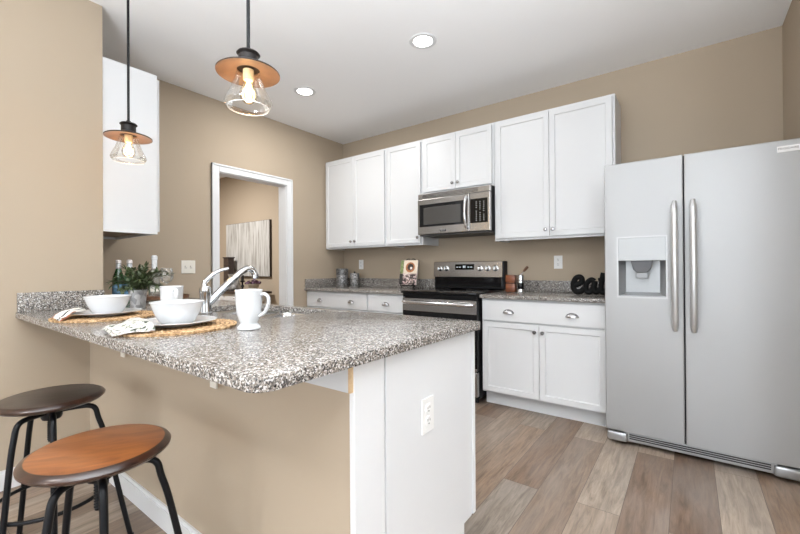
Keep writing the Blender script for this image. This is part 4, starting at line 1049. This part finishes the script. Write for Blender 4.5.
def cookbook(x, y):
    s = thing('book_stand', 'black wrought iron easel stand holding the cookbook', 'book stand', (x, y, TOP), 0.12)
    lean = 0.22
    def P(px, h, d): return (px, -0.03+math.sin(lean)*h+d, 0.035+math.cos(lean)*h)
    m = MB()
    for sx in (-0.075, 0.075):
        m.tube(spline([(sx, -0.065, 0.062), (sx, -0.067, 0.045), (sx, -0.055, 0.030), P(sx, 0, 0), P(sx, 0.12, 0), P(sx, 0.225, 0)], 5), 0.005, 8)
    m.tube([P(-0.075, 0.0, 0), P(0.075, 0.0, 0)], 0.005, 8); m.tube([P(-0.075, 0.225, 0), P(0.075, 0.225, 0)], 0.005, 8)
    for sx in (-1, 1): m.tube(spline([P(sx*0.07, 0.225, 0), P(sx*0.055, 0.280, 0), P(sx*0.015, 0.290, 0), P(sx*0.012, 0.258, 0), P(sx*0.035, 0.256, 0)], 6), 0.0045, 8)
    m.build('easel_frame', BLACK_METAL, s)
    l = MB()
    for sx in (-0.07, 0.07): l.tube([(sx, -0.033, 0.04), (sx, -0.062, 0.0045)], 0.0045, 8)
    l.build('front_feet', BLACK_METAL, s)
    MB().tube([P(0, 0.225, 0.004), (0, 0.10, 0.0045)], 0.0045, 8).build('back_leg', BLACK_METAL, s)
    b = thing('cookbook', 'cookbook with a food photo cover propped on the black easel', 'book', (x, y, TOP), 0.12)
    w, h, th = 0.102, 0.262, 0.02
    o = MB().box(-w, w, 0, th, 0, h).build('pages', pbr('paper', (0.75, 0.72, 0.66), 0.8), b, smooth=False)
    def cover_mat():
        mm, n, l, bs = new_mat('cookbook_cover'); tc = n.new('ShaderNodeTexCoord')
        v = n.new('ShaderNodeTexVoronoi'); v.inputs['Scale'].default_value = 55; l.new(tc.outputs['Object'], v.inputs['Vector'])
        sp = n.new('ShaderNodeSeparateColor'); l.new(v.outputs['Color'], sp.inputs['Color'])
        r = ramp(n, [(0, (0.05, 0.035, 0.035)), (0.3, (0.30, 0.22, 0.20)), (0.55, (0.55, 0.42, 0.40)), (0.8, (0.75, 0.66, 0.62))], 'CONSTANT'); l.new(sp.outputs['Red'], r.inputs['Fac'])
        l.new(r.outputs['Color'], bs.inputs['Base Color']); bs.inputs['Roughness'].default_value = 0.35
        return mm
    c = MB().box(-w-0.002, w+0.002, -0.003, 0, -0.002, h+0.002).build('cover', cover_mat(), b, smooth=False)
    art = MB(); art.box(-0.060, w, -0.0042, -0.003, 0.118, h, 0).build('picture_field', pbr('cream_print', (0.72, 0.62, 0.50), 0.4), c, smooth=False)
    MB().box(-w, -0.064, -0.0042, -0.003, 0.118, h).build('green_strip', pbr('green_print', (0.20, 0.24, 0.10), 0.4, var=0.5, var_scale=50), c, smooth=False)
    MB().box(-w, -0.064, -0.0042, -0.003, 0.0, 0.116).build('dark_strip', pbr('dark_print', (0.03, 0.028, 0.028), 0.4), c, smooth=False)
    MB().lathe([(0, -0.0052), (0.055, -0.0052), (0.055, -0.004), (0, -0.004)], (0.018, 0, 0.185), 36, 'y').build('dish_print', pbr('terracotta_print', (0.42, 0.16, 0.06), 0.4, var=0.4, var_scale=60), c, smooth=False)
    MB().lathe([(0, -0.0058), (0.036, -0.0058), (0.036, -0.0052), (0, -0.0052)], (0.021, 0, 0.188), 30, 'y').build('food_print', pbr('food_dark', (0.035, 0.022, 0.018), 0.4), c, smooth=False)
    MB().lathe([(0, -0.0064), (0.014, -0.0064), (0.014, -0.0058), (0, -0.0058)], (0.030, 0, 0.176), 20, 'y').build('cream_print', pbr('cream_food', (0.8, 0.74, 0.68), 0.4), c, smooth=False)
    for q in (o, c):
        q.rotation_euler = (-lean, 0, 0); q.location = (0, -0.0545, 0.048)
cookbook(-2.405, 3.42)
def spice_box(x, y):
    t = thing('spice_box', 'small reddish brown wooden box beside the steel grinder', 'box', (x, y, TOP), 0.0)
    MB().box(-0.043, 0.043, -0.03, 0.03, 0, 0.076, 0.006).build('lower_box', RED_BROWN, t)
    MB().box(-0.036, 0.036, -0.025, 0.025, 0.0765, 0.084, 0.002).build('waist', pbr('box_dark', (0.05, 0.02, 0.012), 0.5), t, smooth=False)
    MB().box(-0.043, 0.043, -0.03, 0.03, 0.0845, 0.155, 0.006).build('upper_box', RED_BROWN, t)
spice_box(-1.292, 3.43)
def grinder(x, y):
    t = thing('spice_grinder', 'polished steel grinder with a slanted wooden handle right of the range', 'grinder', (x, y, TOP))
    MB().lathe([(0, 0), (0.030, 0), (0.031, 0.004), (0.026, 0.012), (0.026, 0.105), (0.030, 0.110), (0.030, 0.150), (0.024, 0.156), (0, 0.157)], seg=36).build('cylinder', STEEL_SMOOTH, t)
    MB().lathe([(0.0262, 0.03), (0.0268, 0.031), (0.0268, 0.085), (0.0262, 0.086)], seg=36).build('dark_window', BLACK_GLASS, t)
    MB().tube([(0.0, 0, 0.152), (0.022, 0, 0.180), (0.030, 0, 0.190)], 0.005, 10).build('crank', STEEL_SMOOTH, t)
    MB().tube(spline([(0.026, 0, 0.186), (0.045, 0, 0.208), (0.064, 0, 0.228)], 4), [0.008, 0.009, 0.011, 0.012, 0.0125, 0.0125, 0.012, 0.012, 0.010], 12).build('wooden_grip', TRAY_WOOD, t)
grinder(-1.195, 3.40)
def eat_sign(x, y):
    t = MB(); S = 0.145
    e = [(0.10, 0.42), (0.30, 0.50), (0.62, 0.62), (0.74, 0.82), (0.58, 0.97), (0.30, 0.90), (0.12, 0.60), (0.14, 0.25), (0.38, 0.09), (0.66, 0.14), (0.90, 0.32)]
    a = [(1.62, 0.74), (1.40, 0.82), (1.12, 0.66), (1.00, 0.38), (1.08, 0.13), (1.28, 0.10), (1.48, 0.30), (1.64, 0.76), (1.60, 0.40), (1.64, 0.13), (1.80, 0.12), (1.96, 0.30)]
    tt = [(2.24, 1.22), (2.14, 0.82), (2.06, 0.40), (2.10, 0.14), (2.26, 0.10), (2.46, 0.26)]
    cb = [(1.88, 0.80), (2.16, 0.84), (2.50, 0.90)]
    link1 = [(0.84, 0.28), (0.96, 0.34), (1.02, 0.44)]; link2 = [(1.90, 0.24), (2.02, 0.34), (2.08, 0.44)]
    for st, r in ((e, 0.021), (a, 0.019), (tt, 0.019), (cb, 0.015), (link1, 0.016), (link2, 0.016)):
        t.tube(spline([(p[0]*S*0.70, 0, p[1]*S*0.92+0.012) for p in st], 6), r*1.04, 12, sy=0.75)
    # level the foot so the sign stands on the stone
    for v in t.bm.verts: v.co.z = max(v.co.z, 0.0)
    tag(t.build('word_sign', pbr('sign_black', (0.004, 0.004, 0.004), 0.6, spec=0.15), None, loc=(x, y, TOP)), 'black cursive sign reading eat standing on the worktop beside the fridge', 'sign')
eat_sign(-0.755, 3.33)

# ------------------------------------------------------------------ hall beyond the doorway
def hall():
    p = thing('painting', 'tall streaked grey and cream abstract canvas on the hall wall', 'painting', (-5.79, HY, 1.02))
    MB().box(-0.615, 0.615, -0.037, -0.0355, 0.004, 0.876).build('canvas_face', PAINT, p, smooth=False)
    MB().box(-0.62, 0.62, -0.035, -0.001, 0, 0.88, 0.002).build('frame', pbr('canvas_edge', (0.05, 0.04, 0.035), 0.6), p, smooth=False)
    ty = 3.42
    c = thing('console_table', 'white console table with a dark wooden top in the hall', 'table', (-5.80, ty, 0))
    MB().box(-0.69, 0.69, -0.20, 0.20, 0.765, 0.800, 0.003).build('table_top', DARK_TOP, c, smooth=False)
    MB().box(-0.64, 0.64, -0.17, 0.17, 0.65, 0.7645).build('apron', TRIM, c, smooth=False)
    for x in (-0.615, 0.615):
        for y in (-0.15, 0.15): MB().box(x-0.025, x+0.025, y-0.025, y+0.025, 0, 0.6495, 0.002).build('leg', TRIM, c, smooth=False)
    MB().box(-0.64, 0.64, -0.17, 0.17, 0.18, 0.20, 0.002).build('shelf', TRIM, c, smooth=False)
    for x in (-0.31, 0.31):
        d = MB().box(x-0.28, x+0.28, -0.178, -0.1705, 0.665, 0.75, 0.002).build('drawer', TRIM, c, smooth=False); knob(d, x, -0.178, 0.708)
    b = thing('wooden_post', 'tall square dark wooden block on the hall table', 'ornament', (-6.13, ty+0.09, 0.8005))
    MB().box(-0.075, 0.075, -0.05, 0.05, 0, 0.52, 0.004).build('block', DARK_TOP, b, smooth=False)
    MB().box(-0.085, 0.085, -0.06, 0.06, 0.5205, 0.537, 0.003).build('block_cap', DARK_TOP, b, smooth=False)
    v = thing('pitcher', 'mottled grey metal pitcher beside the dark block on the hall table', 'pitcher', (-5.74, ty-0.07, 0.8005))
    MB().lathe([(0, 0), (0.085, 0), (0.115, 0.03), (0.12, 0.09), (0.09, 0.16), (0.055, 0.21), (0.070, 0.26), (0.066, 0.26), (0.05, 0.21), (0, 0.20)], seg=36).build('jug', GALV, v)
    MB().tube(spline([(0.058, 0, 0.245), (0.11, 0, 0.26), (0.15, 0, 0.20), (0.145, 0, 0.12), (0.112, 0, 0.08)], 6), 0.009, 10).build('handle', GALV, v)
    k = thing('candle_holder', 'slim black candle holder in the middle of the hall table', 'candle holder', (-5.50, ty-0.05, 0.8005))
    MB().lathe([(0, 0), (0.055, 0), (0.055, 0.012), (0.02, 0.025), (0.012, 0.05), (0.028, 0.075), (0.012, 0.10), (0.012, 0.13), (0.04, 0.15), (0.04, 0.16), (0, 0.16)], seg=28).build('stand', BLACK_METAL, k)
    MB().cyl((0, 0, 0.1605), 0.022, 0.085, 20, bev=0.003).build('candle', pbr('dark_wax', (0.03, 0.03, 0.032), 0.5), k)
    q = thing('flower_pot', 'small stone pot of dark purple flowers at the right of the hall table', 'plant', (-5.21, ty-0.05, 0.8005))
    MB().lathe([(0, 0), (0.06, 0), (0.078, 0.10), (0.083, 0.10), (0.083, 0.115), (0.073, 0.115), (0.07, 0.10), (0, 0.10)], seg=32).build('pot', STONE, q)
    rnd = random.Random(5); f = MB()
    for i in range(70):
        a = rnd.uniform(0, 2*PI); r = rnd.uniform(0, 0.11); z = 0.120+rnd.uniform(0, 0.07)*(1-r/0.15)
        s = 0.018; n = Vector((rnd.uniform(-1, 1), rnd.uniform(-1, 1), rnd.uniform(0.2, 1))).normalized(); u = n.orthogonal().normalized(); w = n.cross(u)
        c0 = Vector((r*math.cos(a), r*math.sin(a), z))
        ring = [f.bm.verts.new(c0+(u*math.cos(2*PI*j/6)+w*math.sin(2*PI*j/6))*s+n*0.006) for j in range(6)]; cc = f.bm.verts.new(c0)
        for j in range(6): f.bm.faces.new((cc, ring[j], ring[(j+1) % 6]))
    f.build('petals', PURPLE, q)
    st = MB()
    for i in range(9):
        a = 2*PI*i/9; st.tube([(0.015*math.cos(a), 0.015*math.sin(a), 0.095), (0.05*math.cos(a), 0.05*math.sin(a), 0.135)], 0.003, 6)
    st.build('stems', STEM, q)
hall()
